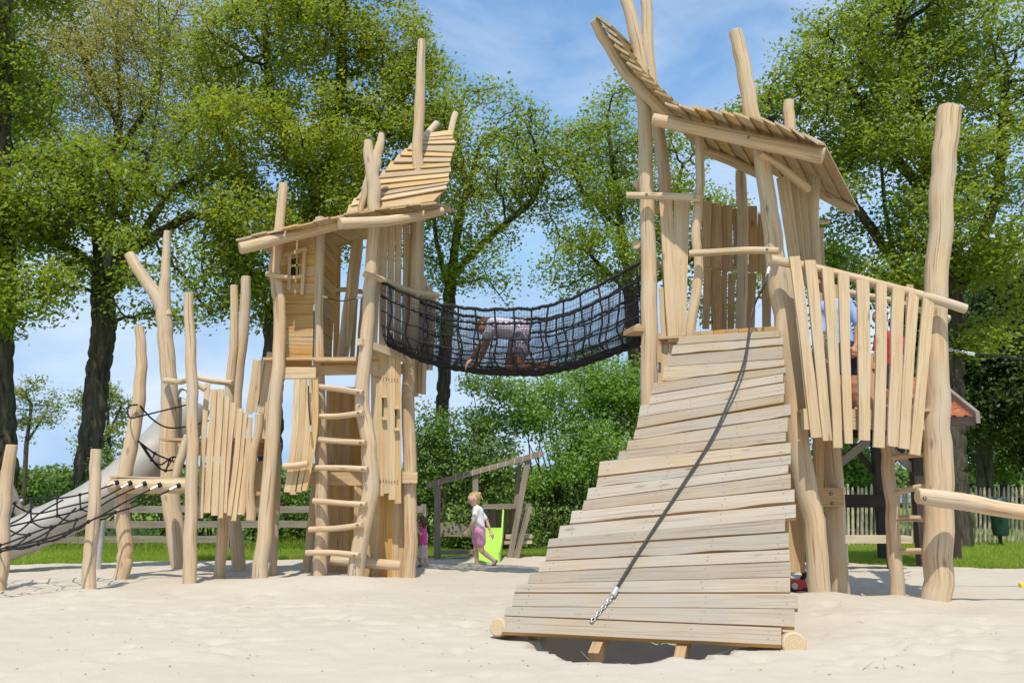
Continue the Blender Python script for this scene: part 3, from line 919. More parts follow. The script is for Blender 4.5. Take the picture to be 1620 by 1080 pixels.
HG = 'shrubs of the hedge behind the log cabin'
mid_shrubs = [
    ('tall loose shrub directly right of the ladder tower', [(690, 720, 50, 90, 22, 1.2), (672, 800, 40, 70, 22, 1.1)], 'shrub'),
    ('shrub rising above the top of the sloping trough', [(775, 640, 60, 55, 22.5, 1.3), (770, 740, 55, 70, 22, 1.2), (790, 820, 50, 45, 21.5, 1.0)], 'shrub'),
    ('bright shrub just right of the raised end of the trough', [(860, 645, 65, 60, 23, 1.4), (865, 750, 60, 70, 22.5, 1.3), (880, 825, 50, 40, 22, 1.0)], 'bright'),
    ('large shrub between the net tunnel and the ramp', [(945, 620, 65, 70, 24, 1.5), (940, 720, 60, 60, 23, 1.4), (1000, 640, 50, 80, 24.5, 1.3)], 'bright'),
    ('dark low shrub beside the lime slide', [(735, 830, 50, 45, 21.5, 0.8), (820, 850, 50, 30, 21.5, 0.8)], 'shrub'),
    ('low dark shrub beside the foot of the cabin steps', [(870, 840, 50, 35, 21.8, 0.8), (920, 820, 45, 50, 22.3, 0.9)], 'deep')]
for k, (lb, bl_, mt) in enumerate(mid_shrubs):
    shrub(lb, bl_, 100 + k, mt, group=HG, dens=5.6)
LG = 'shrubs of the hedge behind the rail fence'
left_shrubs = [(20, 828, 60, 30, 'shrub at the left end of the rail fence below the grey house roof'), (100, 805, 50, 36, 'shrub behind the rail fence next to the weathered leaning pole'),
               (190, 765, 60, 60, 'taller shrub above the middle of the steel slide'), (255, 800, 45, 50, 'shrub seen below the log beam of the climbing net'),
               (335, 790, 50, 55, 'shrub behind the palisade of slanting boards'), (415, 800, 50, 60, 'shrub seen between the leg of the cabin wall and the palisade'), (478, 800, 45, 55, 'shrub seen left of the bottom rungs of the ladder')]
for k, (px, py, rx, ry, lb) in enumerate(left_shrubs):
    shrub(lb, [(px, py, rx, ry, 22.6, 0.8), (px + 15, py + 40, rx, 35, 22.4, 0.7)], 130 + k, 'shrub', group=LG, dens=4.6)
# far hedge line closing the view to the horizon
hb = blob_points([(x, 770, 60, 22, 75, 2.5) for x in range(-300, 2000, 70)], 2.5, 170, 0.6)
ob = leaf_cloud('distant_woods', hb, 0.8, 34, 0.42, M['shrub'], None, 171)
tag(ob, kind='stuff')
# ------------------------------------------------------------------ ladder tower (left)
def bolt_part(pt, parent, r=0.014, n=V((0, -1, 0))):
    """recessed bolt head: a dark counterbore ring with a steel head in it"""
    mb = MB(); n = V(n).normalized()
    mb.tube([V(pt) - n * 0.004, V(pt) + n * 0.005], r * 1.5, 10, 0, 1, m=0, capm=0)
    mb.tube([V(pt), V(pt) + n * 0.008], r * 0.85, 8, 0, 1, m=1, capm=1)
    return mb.build('bolt', [M['hole_shade'], M['bolt']], parent)


def post(px, Y, parent, name='post', sink=0.35, bolts=(), **k):
    o = plog(px, Y, sink=sink, **k).build(name, LOGM, parent)
    return o


def rail(px, Y, parent, name='rail', bolts=(), **k):
    o = plog(px, Y, **k).build(name, LOGM, parent)
    Ys = Y if isinstance(Y, (list, tuple)) else [Y] * len(px)
    for (bx, by) in bolts:
        i = min(range(len(px)), key=lambda q: abs(px[q][0] - bx))
        p = P(bx, by, Ys[i]); p = p + V((0, -1, 0)) * (px[i][2] * mpp(Ys[i]) * 0.98)
        bolt_part(p, o, 0.012)
    return o


b_ = P(540, 922, 13.6)
LT = thing('play_tower', 'wooden play tower with ladder and tiny window at the left end of the net tunnel', 'play tower', (b_.x, b_.y, 0))
LT_A = post([(409, 927, 12), (416, 860, 11.5), (424, 770, 11), (433, 650, 11), (441, 560, 10), (442, 500, 9.5), (437, 455, 10), (435, 425, 9.5), (439, 390, 9), (443, 345, 8), (448, 291, 7)], 13.1, LT)
LT_B = post([(507, 923, 11), (509, 810, 10), (508, 718, 9.5), (506, 625, 9), (503, 500, 8.5), (507, 345, 8.5)], 13.4, LT)
LT_C = post([(559, 924, 13), (575, 833, 12.5), (586, 764, 13), (582, 700, 12), (574, 648, 12), (577, 579, 11), (583, 486, 10.5), (590, 380, 10.5), (592, 330, 10.5), (590, 290, 11), (586, 262, 10), (583, 240, 8.5), (582, 223, 6.5)], 13.1, LT)
plog([(590, 285, 7), (595, 258, 8.5), (600, 232, 7.5), (604, 211, 4.5)], 13.1).build('fork', LOGM, LT_C)
plog([(570, 336, 5), (577, 305, 6.5), (585, 272, 6)], 13.16).build('fork', LOGM, LT_C)
LT_D = post([(647, 922, 11), (649, 840, 10.5), (648, 760, 10.5), (646, 650, 10.5), (649, 560, 10), (656, 440, 9.5), (660, 330, 9), (661, 290, 9.5), (660, 235, 9), (664, 165, 9), (667, 64, 6.5)], 13.9, LT)
post([(428, 910, 9), (434, 800, 8.5), (437, 700, 8)], 14.6, LT)
post([(484, 912, 7), (492, 840, 7), (500, 760, 7)], 14.9, LT)
plog([(542, 575, 10), (553, 480, 10), (562, 410, 10), (569, 345, 9)], 15.0).build('post', LOGM, LT)
# floor and beams
fz = P(535, 571, 13.3).z
mb = MB()
for i in range(7):
    y0 = 13.28 + i * 0.24
    mb.board(V((-3.75, y0, fz)), V((min(-1.6, -2.32 + (y0 - 13.1) * .66), y0, fz)), 0.22, 0.22, V((0, 1, 0)), 0.04, 0.003, 5)
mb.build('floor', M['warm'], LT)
mb = MB(); mb.box((P(532, 569, 13.15) + P(534, 569, 13.15)) / 2, 0.62, 0.20, 0.055, (0, 0, -0.05)); mb.build('threshold', M['warm'], LT)
mb = MB(); mb.box(P(538, 585, 13.35), 0.66, 0.06, 0.15, (0, -0.02, 0)); mb.build('floor_beam', M['warm'], LT)
mb = MB(); mb.box(P(471, 590, 13.18), 0.56, 0.09, 0.17); mb.build('floor_beam', M['board'], LT)
mb = MB(); mb.box(P(526, 757, 13.75), 1.18, 0.09, 0.2); mb.build('floor_beam', M['warm'], LT)
mb = MB(); mb.box(P(524, 741, 14.2), 1.1, 0.9, 0.05); mb.build('lower_floor', M['warm'], LT)
mb = MB(); mb.box(P(645, 755, 13.75), 0.30, 0.09, 0.17); o = mb.build('floor_beam', M['board'], LT); bolt_part(P(650, 765, 13.7), o)

# window wall (boards across, opening left free)
mb = MB()
rows = [362, 383, 402, 420, 437, 447, 464, 480, 497, 519, 533, 546, 560, 578]
Yw = 13.34


def xl_at(y): return np.interp(y, [362, 430, 500, 578], [447, 441, 449, 449])
for a, c in zip(rows[:-1], rows[1:]):
    ym = (a + c) / 2
    segs = [(xl_at(ym), 498)] if not (402 <= ym <= 437) else [(xl_at(ym), 458.5), (479.5, 498)]
    for s0, s1 in segs:
        tl = random.uniform(-0.6, 0.6)
        mb.strip([P(s0, a + .5 + tl, Yw), P(s1, a + .5 - tl, Yw)], [P(s0, c - .2 + tl, Yw), P(s1, c - .2 - tl, Yw)], V((0, random.uniform(0.035, 0.05), 0)))
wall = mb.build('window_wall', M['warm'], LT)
mb = MB()
pboard(mb, (458, 399), (456.5, 459), 5, 5, 13.27, th=0.03)
pboard(mb, (482, 393), (477, 466), 5.5, 5.5, 13.27, th=0.03)
mb.board(P(449, 403, 13.25), P(486, 393, 13.25), 0.055, 0.055, V((0, 0, 1)), 0.03)
mb.board(P(451, 440, 13.25), P(481, 436, 13.25), 0.05, 0.05, V((0, 0, 1)), 0.04)
pboard(mb, (470, 402), (469, 437), 2.8, 2.8, 13.30, th=0.02)
mb.board(P(459, 420.5, 13.30), P(480, 418.5, 13.30), 0.026, 0.026, V((0, 0, 1)), 0.02)
mb.build('window_frame', M['board'], wall)
rail([(421, 433, 4.2), (436, 436, 4), (455, 438, 3.5)], 12.98, LT, bolts=())
# side wall beside the opening, running away from the viewer
mb = MB()
sr = [367, 379, 389, 398, 415, 431, 449, 467, 493, 508, 521, 540, 553, 567]
for a, c in zip(sr[:-1], sr[1:]):
    xn = np.interp((a + c) / 2, [367, 567], [511, 506]) + random.uniform(-2.2, 1.2)
    p0 = P(xn, a + .4, 13.42); p1 = P(xn, c - .2, 13.42)
    fx = P(np.interp((a + c) / 2, [367, 567], [533, 528]), 450, 14.4).x
    mb.strip([p0, V((fx, 14.4, p0.z))], [p1, V((fx, 14.4, p1.z))], V((-random.uniform(0.03, 0.05), 0, 0)))
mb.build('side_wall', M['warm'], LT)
mb = MB()
for i, x in enumerate((480, 492, 503, 514, 526, 537)):
    pboard(mb, (x - 2, 395 + random.uniform(-6, 6)), (x - 6, 575), 9, 9, 15.1, th=0.03)
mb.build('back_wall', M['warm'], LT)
for i, (xt, xb) in enumerate(((552, 546), (563, 556), (574, 566))):
    mb = MB(); pboard(mb, (xt, 470), (xb, 575), 7, 7, 15.15, th=0.03); mb.build('paling', M['board'], LT)
rail([(520, 462, 4), (545, 458, 4), (580, 463, 4)], 15.05, LT)
# slats beside the net entrance
for i in range(6):
    t = i / 5; x = 608 + 57 * t; Yq = 13.45 + 0.75 * t
    mb = MB(); pboard(mb, (x + 1, 350 - 4 * t), (x - 3 + 3 * t, 566 + 6 * t), 9.5, 9.5, Yq, th=0.03, yaw=0.5, bend=random.uniform(-.015, .015)); mb.build('paling', M['board'], LT)
mb = MB(); pboard(mb, (598, 352), (590, 560), 13, 13, 13.32, th=0.04, yaw=0.2); mb.build('paling', M['board'], LT)
for x, y in ((672, 440), (680, 452), (687, 462)):
    mb = MB(); pboard(mb, (x, y), (x - 6, 585), 7.5, 7, 14.45, th=0.03, yaw=0.4); mb.build('paling', M['board'], LT)
for x, y in ((660, 570), (666, 568), (672, 574)):
    mb = MB(); pboard(mb, (x, y), (x - 1, y + random.uniform(42, 58)), 5, 5, 14.3, th=0.03, yaw=0.8); mb.build('paling', M['board'], LT)
rail([(576, 433, 5.5), (605, 443, 5.5), (650, 461, 5), (692, 468, 5)], [12.93, 13.2, 13.75, 14.3], LT)
mb = MB()
mb.board(P(572, 540, 12.95), P(657, 570, 13.85), 0.105, 0.12, V((0, 0, 1)), 0.10, 0.008, 8)
mb.build('entry_plank', M['log'], LT)
# hung skirt of boards in front of the cabin, ragged at the foot
mb = MB()
for i, (x, yt, yb) in enumerate(((592, 552, 789), (601.5, 556, 784), (610.5, 559, 780), (619.5, 563, 790), (629, 566, 796))):
    Yq = 13.42 + 0.03 * i
    pboard(mb, (x, yt), (x + 0.5, yb), 9.9, 9.9, Yq, th=0.03, yaw=0.2, wob=0.002)
sk = mb.build('skirt_panel', M['board'], LT)
nl = MB()
for yy, dy_ in ((595, 0.30), (758, 0.2)):
    for i in range(10):
        x = 589 + i * 4.4; p = P(x, yy + dy_ * i * 2 + random.uniform(-1, 1), 13.40 + 0.03 * (x - 592) / 9.3 + 0.008); nl.tube([p, p + V((0, -.012, 0))], 0.009, 6, 0, 1, capm=0)
nl.build('screws', M['hole_shade'], sk)  # screw holes as dark dots, their shade put into the colour
for x, y in ((607.5, 627), (607.5, 662), (627.5, 645), (627.5, 679)):
    mb = MB(); mb.box(P(x, y, 13.41 + (x - 592) / 37 * 0.12), 0.075, 0.14, 0.045, (0, 0, 0.2)); mb.build('ledge', M['board'], sk)
for x, y0, y1 in ((605.5, 630, 660), (626, 648, 677)):
    mb = MB(); mb.box(P(x, (y0 + y1) / 2, 13.408 + (x - 592) / 37 * 0.12), 0.022, 0.02, (y1 - y0) * mpp(13.4), (0, 0, 0.2)); mb.build('slit_shade', M['hole_shade'], sk)  # no opening cut: a dark box paints the shade of a slit
mb = MB()
for i in range(8):
    x = 566 + i * 10
    pboard(mb, (x, 760), (x - 2, 934 + random.uniform(-3, 4)), 10.4, 10.4, 13.72 + 0.03 * i, th=0.03, yaw=0.25, wob=0.002)
mb.build('cabin_wall', M['warm'], LT)
mb = MB()
for i in range(6):
    x = 519 + i * 9.3
    pboard(mb, (x + 2, 612), (x, 925), 9.4, 9.4, 14.75, th=0.03, wob=0.002)
mb.build('cabin_back_wall', M['warm'], LT)
mb = MB(); pboard(mb, (519, 680), (524, 745), 10, 12, 14.3, th=0.04); mb.build('brace', M['warm'], LT)
rail([(521, 885, 7), (570, 889, 8), (632, 894, 7.5)], [13.62, 13.5, 13.55], LT, name='log_seat')
mb = MB(); pboard(mb, (604, 921), (636, 925), 9, 9, 13.6, th=0.05, yaw=0); mb.build('sill_board', M['warm'], LT)
# ladder
for (a, c) in (((491, 610), (574, 621)), ((493, 658), (574, 653)), ((493, 694), (578, 700)), ((498, 740), (581, 742)), ((496, 792), (579, 798)), ((490, 837), (573, 830)), ((485, 874), (568, 878))):
    sag = random.uniform(-3, 4)
    rail([(a[0], a[1], 4.6), ((a[0] + c[0]) / 2, (a[1] + c[1]) / 2 + sag, 4.5), (c[0], c[1], 4.8)], [13.25, 13.1, 12.93], LT, name='rung', bolts=((a[0] + 7, a[1]), (c[0] - 7, c[1])))
# left fan of boards
mb = MB()
for (xt, xb, yb, bd) in ((470, 454, 778, .03), (479.5, 463, 782, .04), (489, 471.5, 778, .05), (498, 480, 776, .07)):
    pboard(mb, (xt, 600), (xb, yb), 10.2, 9.5, 13.12, th=0.03, bend=bd, n=10)
fan = mb.build('skirt_panel', M['board'], LT)
plog([(448, 737, 5), (468, 736, 5.5), (487, 733, 5)], 13.02).build('ledge', LOGM, fan)
# roof: low shed boards and swept gable
mb = MB()
nb = 13
for i in range(nb):
    t0, t1 = i / nb, (i + 1) / nb
    f = lambda t: (373 + (690 - 373) * t, float(np.interp(t, [0, .25, .58, 1], [381, 363, 339, 322])))
    a, c = f(t0), f(t1)
    jy = random.uniform(-0.10, 0.08)
    dz = float(np.interp(t0, [0, .5, .62, 1], [-0.10, -0.06, 0.16, 0.22])); dz1 = float(np.interp(t1, [0, .5, .62, 1], [-0.10, -0.06, 0.16, 0.22]))
    A0, B0 = P(*a, 12.62 + jy), P(*c, 12.62 + jy); A1 = A0 + V((0.12, 2.6, dz + 0.50)); B1 = B0 + V((0.12, 2.6, dz1 + 0.50))
    lift = V((0, 0, 0.018 * (i % 2)))
    mb.strip([A0 + lift, A1 + lift], [B0 + lift, B1 + lift], V((0, 0, 0.028)))
# the gable: boards lapped one above the other
Lp = [(548, 337), (555, 325), (563, 315), (600, 288), (604, 278), (609, 271), (614, 264), (622, 256), (633, 245), (644, 236), (653, 228), (662, 222), (672, 217), (680, 212)]
Rp = [(684, 318), (705, 298), (706, 291), (710, 286), (708, 279), (713, 271), (710, 262), (712, 255), (714, 247), (716, 240), (721, 226), (716, 219), (714, 213), (712, 207)]
Lp[3] = (575, 303); Lp[4] = (588, 291); Lp[5] = (599, 281); Lp[6] = (609, 270)
for i in range(13):
    Y0 = 13.25 + 1.45 * i / 13; Y1 = 13.25 + 1.45 * (i + 1) / 13
    a0, a1 = P(Lp[i][0], Lp[i][1], Y0 - 0.11), P(Lp[i + 1][0] - 3, Lp[i + 1][1] - 1.5, Y1 + 0.0)
    r0, r1 = P(Rp[i][0] + 1, Rp[i][1], Y0 - 0.11), P(Rp[i + 1][0] + random.uniform(-1, 3), Rp[i + 1][1] - 1.5, Y1 + 0.0)
    m0, m1 = (a0 + r0) / 2, (a1 + r1) / 2
    mb.strip([a0, m0, r0], [a1, m1, r1], V((0, 0.028, -0.012)))
roof = mb.build('roof', M['shingle'], LT)
rail([(380, 393, 9.5), (437, 379, 9.5), (500, 364, 9), (550, 352, 8)], [12.45, 12.72, 12.95, 13.05], LT, name='roof_beam')
rail([(538, 354, 10), (600, 351, 9), (650, 344, 8), (700, 334, 7)], [12.3, 12.62, 12.85, 13.1], LT, name='roof_beam')
rail([(640, 345, 6), (680, 335, 6.5), (712, 328, 6.5)], 14.1, LT, name='roof_beam')
rail([(560, 330, 6), (640, 250, 6), (691, 196, 6)], [13.5, 14.3, 14.9], LT, name='rafter')
rail([(690, 320, 5.5), (705, 240, 5.5), (721, 180, 5.5)], [13.6, 14.5, 14.9], LT, name='rafter')

# rubber ropes that hang on the tower
def cable(px, Y, r, label, cat, group=None, name='hanging_cable', ends=True, mat='rubber', parts=True):
    Ys = Y if isinstance(Y, (list, tuple)) else [Y] * len(px)
    pts = [P(a[0], a[1], yy) for a, yy in zip(px, Ys)]
    t = thing(name, label, cat, tuple(pts[-1]), group)
    MB().tube(pts, r, 8, 0, 5, capm=0).build('cable', M[mat], t)
    if ends:
        for a, c in ((pts[0], pts[1]), (pts[-1], pts[-2])):
            d = (c - a).normalized()
            MB().tube([a - d * 0.015, a + d * 0.075], r * 1.55, 8, 0, 1, capm=0).build('ferrule', M['ferrule'], t)
    return t


cable([(497, 484), (496.5, 530), (495, 576)], 13.22, 0.012, 'black cable hanging down the right edge of the window wall', 'cable', 'black cables on the ladder tower')
cable([(488, 602), (488.5, 640), (492, 681)], 13.0, 0.012, 'black cable hanging beside the top rung in front of the board fan', 'cable', 'black cables on the ladder tower')
cable([(512, 469), (540, 476), (571, 470)], [13.3, 13.2, 13.0], 0.011, 'black cable slung across the opening at the top of the ladder', 'cable', 'black cables on the ladder tower')

# ------------------------------------------------------------------ palisade platform left of the tower
b_ = P(330, 925, 14.0)
PD = thing('play_platform', 'raised wooden platform with slanting palisade and a tall forked log, left of the ladder tower', 'play platform', (b_.x, b_.y, 0))
post([(189, 924, 11), (196, 890, 11.5), (197, 865, 11), (193, 800, 10.5), (197, 750, 11), (210, 685, 11), (220, 620, 9.5), (224, 570, 8.5), (221, 516, 7)], 13.4, PD)
fk = post([(285, 905, 12), (276, 840, 14), (269, 780, 14), (268, 700, 14), (268, 620, 13), (263, 540, 12), (259, 495, 12), (261, 450, 8.5), (262, 420, 7), (265, 366, 5.5)], 15.3, PD, name='forked_post')
plog([(262, 500, 11), (250, 472, 11), (230, 443, 9.5), (213, 418, 9), (204, 402, 8)], 15.3).build('branch', LOGM, fk)
post([(299, 930, 10.5), (301, 850, 10), (303, 760, 9.5), (304, 690, 9), (304, 620, 9), (301, 540, 8.5), (298, 464, 7)], 13.0, PD)
post([(347, 918, 8.5), (354, 800, 8.5), (361, 690, 8), (365, 600, 7.5), (371, 540, 7), (370, 452, 6)], 14.0, PD)
post([(378, 906, 10.5), (370, 800, 10), (370, 700, 9.5), (376, 600, 9), (386, 520, 9), (389, 438, 7.5)], 15.2, PD)
plog([(275, 765, 6.5), (286, 725, 7), (297, 688, 6)], 13.4).build('brace', LOGM, PD)
rail([(176, 768, 12), (240, 768, 12.5), (302, 768, 12.5)], [13.25, 13.22, 13.2], PD, name='net_beam', bolts=())
mb = MB(); mb.board(P(176, 755, 13.25), P(302, 758, 13.2), 0.14, 0.14, V((0, 1, 0)), 0.025); mb.build('beam_cap', M['shingle'], PD)
# palings
for (a, c, w0, w1) in (((243, 236), (205, 1000), 30, 24), ((279, 272), (240, 970), 34, 34), ((318, 270), (283, 985), 36, 36), ((354, 310), (317, 1000), 30, 24),
                       ((392, 345), (340, 970), 30, 24), ((430, 378), (364, 985), 31, 26), ((458, 402), (392, 1015), 27, 26), ((484, 430), (432, 980), 27, 38)):
    mb = MB(); f = lambda q: (260 + q[0] / 3.582, 540 + q[1] / 3.582)
    pboard(mb, f(a), f(c), w0 / 3.582, w1 / 3.582, 13.25 + (a[0] - 243) / 240 * 0.35, 13.15 + (a[0] - 243) / 240 * 0.3, th=0.035, yaw=0.12, bend=random.uniform(-.02, .02), wob=0.005)
    mb.build('paling', M['board'], PD)
rail([(411, 655, 7), (405, 700, 7), (397, 745, 7.5), (397, 822, 7.5)], 13.4, PD, name='paling_log')
for (a, c, w0, w1) in (((520, 105), (478, 410), 36, 34), ((553, 105), (508, 400), 32, 30), ((598, 60), (545, 405), 34, 34), ((625, 75), (560, 560), 26, 28), ((652, 75), (598, 570), 30, 30), ((672, 60), (640, 570), 22, 26)):
    mb = MB(); f = lambda q: (260 + q[0] / 3.582, 540 + q[1] / 3.582)
    pboard(mb, f(a), f(c), w0 / 3.582, w1 / 3.582, 13.95 + random.uniform(-.03, .03), th=0.04, yaw=0.1, wob=0.006)
    mb.build('paling', M['board'], PD)
rail([(262, 602, 5), (285, 604, 4.6), (300, 601, 4.6), (324, 616, 4.6)], [15.1, 14.3, 13.2, 13.1], PD)
rail([(312, 597, 4.2), (335, 602, 4.6), (368, 606, 4.8)], [14.2, 14.1, 13.9], PD)
for (x0, x1, y, hw, Yq) in ((281, 330, 702, 3, 14.5), (282, 330, 712, 8, 14.6), (330, 434, 703, 3, 14.3), (330, 434, 713, 8, 14.4), (386, 434, 732, 3, 14.0), (386, 434, 780, 3, 13.9), (405, 430, 793, 9, 14.1)):
    mb = MB(); mb.board(P(x0, y, Yq), P(x1, y, Yq), 2 * hw * mpp(Yq), 2 * hw * mpp(Yq), V((0, 0, 1)), 0.07, 0.001); mb.build('floor_beam', M['warm'], PD)
mb = MB()
for i in range(6): mb.board(V((P(282, 700, 14.4).x, 13.7 + i * .2, P(300, 700, 14.3).z)), V((P(434, 700, 14.4).x, 13.7 + i * .2, P(300, 700, 14.3).z)), 0.19, 0.19, V((0, 1, 0)), 0.035)
mb.build('floor', M['warm'], PD)
mb = MB(); pboard(mb, (412, 733), (410, 780), 22, 20, 14.2, th=0.03); pboard(mb, (428, 700), (422, 780), 14, 14, 14.25, th=0.03); mb.build('side_panel', M['board'], PD)

# ------------------------------------------------------------------ free standing logs
PG = 'log posts holding the climbing net'
for px, lab in (([(-3, 938, 12), (3, 870, 11), (6, 800, 10.5), (13, 745, 9.5), (19, 704, 8.5)], 'pale log post at the left edge of the photo with a chain shackled to it'),
                ([(140, 942, 10.5), (141, 890, 10), (145, 850, 9.5), (150, 790, 9), (151, 750, 8.5), (152, 711, 8)], 'pale log post standing alone in front of the steel slide')):
    Yq = G(px[0][0], px[0][1]).y; p = G(px[0][0], px[0][1])
    mb = plog(px, Yq, sink=0.4); o = mb.build('log_post', LOGM)
    tag(o, lab, 'post', PG)

# ------------------------------------------------------------------ climbing net at the left
anch = [(184, 763), (205, 764), (228, 765), (252, 767), (282, 768)]
b_ = P(230, 768, 13.1)
CN = thing('climbing_net', 'black rope climbing net sagging from the log beam to the left edge of the photo', 'net', tuple(b_))
extra_px = [[(160, 789, 12.8), (110, 800, 12.6), (60, 812, 12.5), (36, 806, 12.45), (20, 795, 12.4)], [(120, 803, 12.5), (80, 838, 12.3), (30, 862, 12.2), (-40, 880, 12.1)], [(100, 790, 12.7), (62, 812, 12.6), (30, 840, 12.4), (-30, 872, 12.2)],
            [(60, 790, 12.6), (40, 815, 12.5), (10, 832, 12.4), (-30, 858, 12.3)]]
for e in extra_px: MB().tube([P(*q) for q in e], 0.012, 7, 0, 5, capm=0).build('net_rope', M['rope'], CN)
lend = [(-40, 812), (-40, 850), (-40, 862), (-40, 874), (-40, 885)]
mids = [[(150, 776), (100, 787), (40, 790), (0, 803)], [(165, 786), (120, 808), (60, 822), (0, 836)], [(175, 790), (130, 818), (70, 836), (0, 862)], [(190, 798), (140, 826), (80, 850), (0, 868)], [(215, 800), (150, 820), (90, 852), (0, 872)]]
lines = []
for k in range(5):
    px = [anch[k]] + mids[k] + [lend[k]]
    Ys = [13.08, 12.9 - .02 * k, 12.7 + .32 * (1 - k) , 12.5 + .42 * (1 - k), 12.3 + .45 * (1 - k), 12.2 + .45 * (1 - k)]
    pts = [P(a[0], a[1], y) for a, y in zip(px, Ys)]
    lines.append(spline(pts, [0] * 6, 6)[0])
    o = MB().tube(pts, 0.0125, 7, 0, 6, capm=0).build('net_rope', M['rope'], CN)
    d = (pts[1] - pts[0]).normalized()
    MB().tube([pts[0] + d * 0.02, pts[0] + d * 0.13], 0.021, 8, 0, 1, capm=0).build('ferrule', M['ferrule'], o)
    MB().tube([pts[0] - d * 0.03, pts[0] + d * 0.02], 0.034, 8, 0, 1, capm=0).build('eye_ring', M['rope'], o)
mb = MB()
for j, t in enumerate((0.33, 0.47, 0.60, 0.72, 0.84, 0.94)):
    prev = None
    for k in range(5):
        i = int((t + (0.05 if k % 2 else -0.03)) * (len(lines[k]) - 1)); i = max(0, min(len(lines[k]) - 1, i))
        p = lines[k][i]
        if prev is not None:
            m_ = (p + prev) / 2 + V((0, 0, -0.04))
            mb.tube([prev, m_, p], 0.0115, 6, 0, 3, capm=0)
        mb.ball(p, 0.028, 8)
        prev = p
mb.build('cross_rope', M['rope'], CN)
# small shackle chain on the left post and second net corner
def chain(mb, a, b, r, link_len):
    a = V(a); b = V(b); n = max(2, int((b - a).length / (link_len * 0.72))); ax = (b - a).normalized()
    s1 = ax.cross(V((0.3, 1, .2))).normalized(); s2 = ax.cross(s1)
    for i in range(n):
        c = a.lerp(b, (i + .5) / n); u = s1 if i % 2 else s2
        pts = [c + ax * (math.cos(q) * link_len * .5) + u * (math.sin(q) * link_len * .28) for q in [2 * PI * k / 8 for k in range(9)]]
        mb.tube(pts, r, 5, 0, 1, caps=False, capm=0)
    return mb


t = thing('chain', 'short galvanised chain hanging from the log post at the left edge', 'chain', tuple(P(18, 772, 12.2)))
chain(MB(), P(14, 772, 12.2), P(26, 792, 12.35), 0.006, 0.05).build('links', M['chain'], t)
MB().tube([P(26, 792, 12.35), P(36, 791, 12.36)], 0.02, 8, 0, 1, capm=0).build('ferrule', M['ferrule'], t)
# ropes strung between platform posts
cable([(218, 640), (203, 643), (205, 660), (222, 658), (255, 650), (296, 640)], [13.25, 13.2, 13.15, 13.2, 13.9, 14.9], 0.013, 'black rope looped round the bent post and tied high on the platform', 'rope', 'black ropes between the platform posts', name='rope', ends=False, mat='rope')
cable([(222, 642), (240, 662), (265, 676), (297, 674), (330, 665)], [13.3, 13.6, 14.0, 14.4, 14.6], 0.013, 'black rope hanging in a slack curve behind the forked log', 'rope', 'black ropes between the platform posts', name='rope', ends=False, mat='rope')
t = thing('climbing_net', 'small black rope net between the bent post and the forked log above the beam', 'net', tuple(P(218, 698, 13.5)))
q1 = [P(218, 697, 13.3), P(245, 717, 13.7), P(268, 727, 14.3), P(300, 741, 14.7)]
q2 = [P(222, 701, 13.3), P(240, 727, 13.6), P(262, 744, 14.0), P(300, 735, 14.6)]
q3 = [P(226, 703, 13.4), P(250, 735, 13.9), P(275, 722, 14.4), P(292, 736, 14.8)]
for q in (q1, q2, q3): MB().tube(q, 0.013, 6, 0, 5, capm=0).build('net_rope', M['rope'], t)
mb = MB()
for i in (1, 2): mb.tube([q1[i], q2[i]], 0.011, 6, 0, 1, capm=0); mb.tube([q2[i], q3[i]], 0.011, 6, 0, 1, capm=0); mb.ball(q1[i], .03, 8); mb.ball(q2[i], .03, 8)
mb.build('cross_rope', M['rope'], t)

# ------------------------------------------------------------------ steel slide
SLc = [(300, 640, 16.0), (285, 672, 15.9), (262, 700, 15.8), (228, 732, 15.6), (190, 765, 15.4), (145, 795, 15.2), (95, 820, 15.0), (45, 842, 14.8), (0, 860, 14.7), (-70, 880, 14.6), (-140, 888, 14.5)]
cl = [P(a, b, y) for a, b, y in SLc]
cl, _ = spline(cl, [0] * len(cl), 4)
hwm = [float(np.interp(i / (len(cl) - 1), [0, .12, .3, .6, 1], [0.36, 0.40, 0.37, 0.32, 0.30])) for i in range(len(cl))]
SLD = thing('slide', 'long brushed steel tube slide curving down behind the log posts at the left', 'slide', (cl[20].x, cl[20].y, 0))
mb = MB(); n = 22; rings = []; k = len(cl)
for i, p in enumerate(cl):
    tg = (cl[min(i + 1, k - 1)] - cl[max(i - 1, 0)]).normalized()
    side = tg.cross(V((0, 0, 1))).normalized(); up = side.cross(tg)
    rings.append([p + side * (math.cos(a) * hwm[i]) + up * (math.sin(a) * hwm[i]) for a in [2 * PI * j / n for j in range(n)]])
b0 = mb.addv([q for r_ in rings for q in r_]); L = 0
for i in range(k - 1):
    dl = (cl[i + 1] - cl[i]).length
    for j in range(n):
        j2 = (j + 1) % n
        mb.face((b0 + i * n + j, b0 + i * n + j2, b0 + (i + 1) * n + j2, b0 + (i + 1) * n + j), [(j * .1, L), (j * .1 + .1, L), (j * .1 + .1, L + dl), (j * .1, L + dl)], 0, True)
    L += dl
tubeo = mb.build('tube', M['steel'], SLD)
sm_ = tubeo.modifiers.new('wall', 'SOLIDIFY'); sm_.thickness = 0.012; sm_.offset = -1
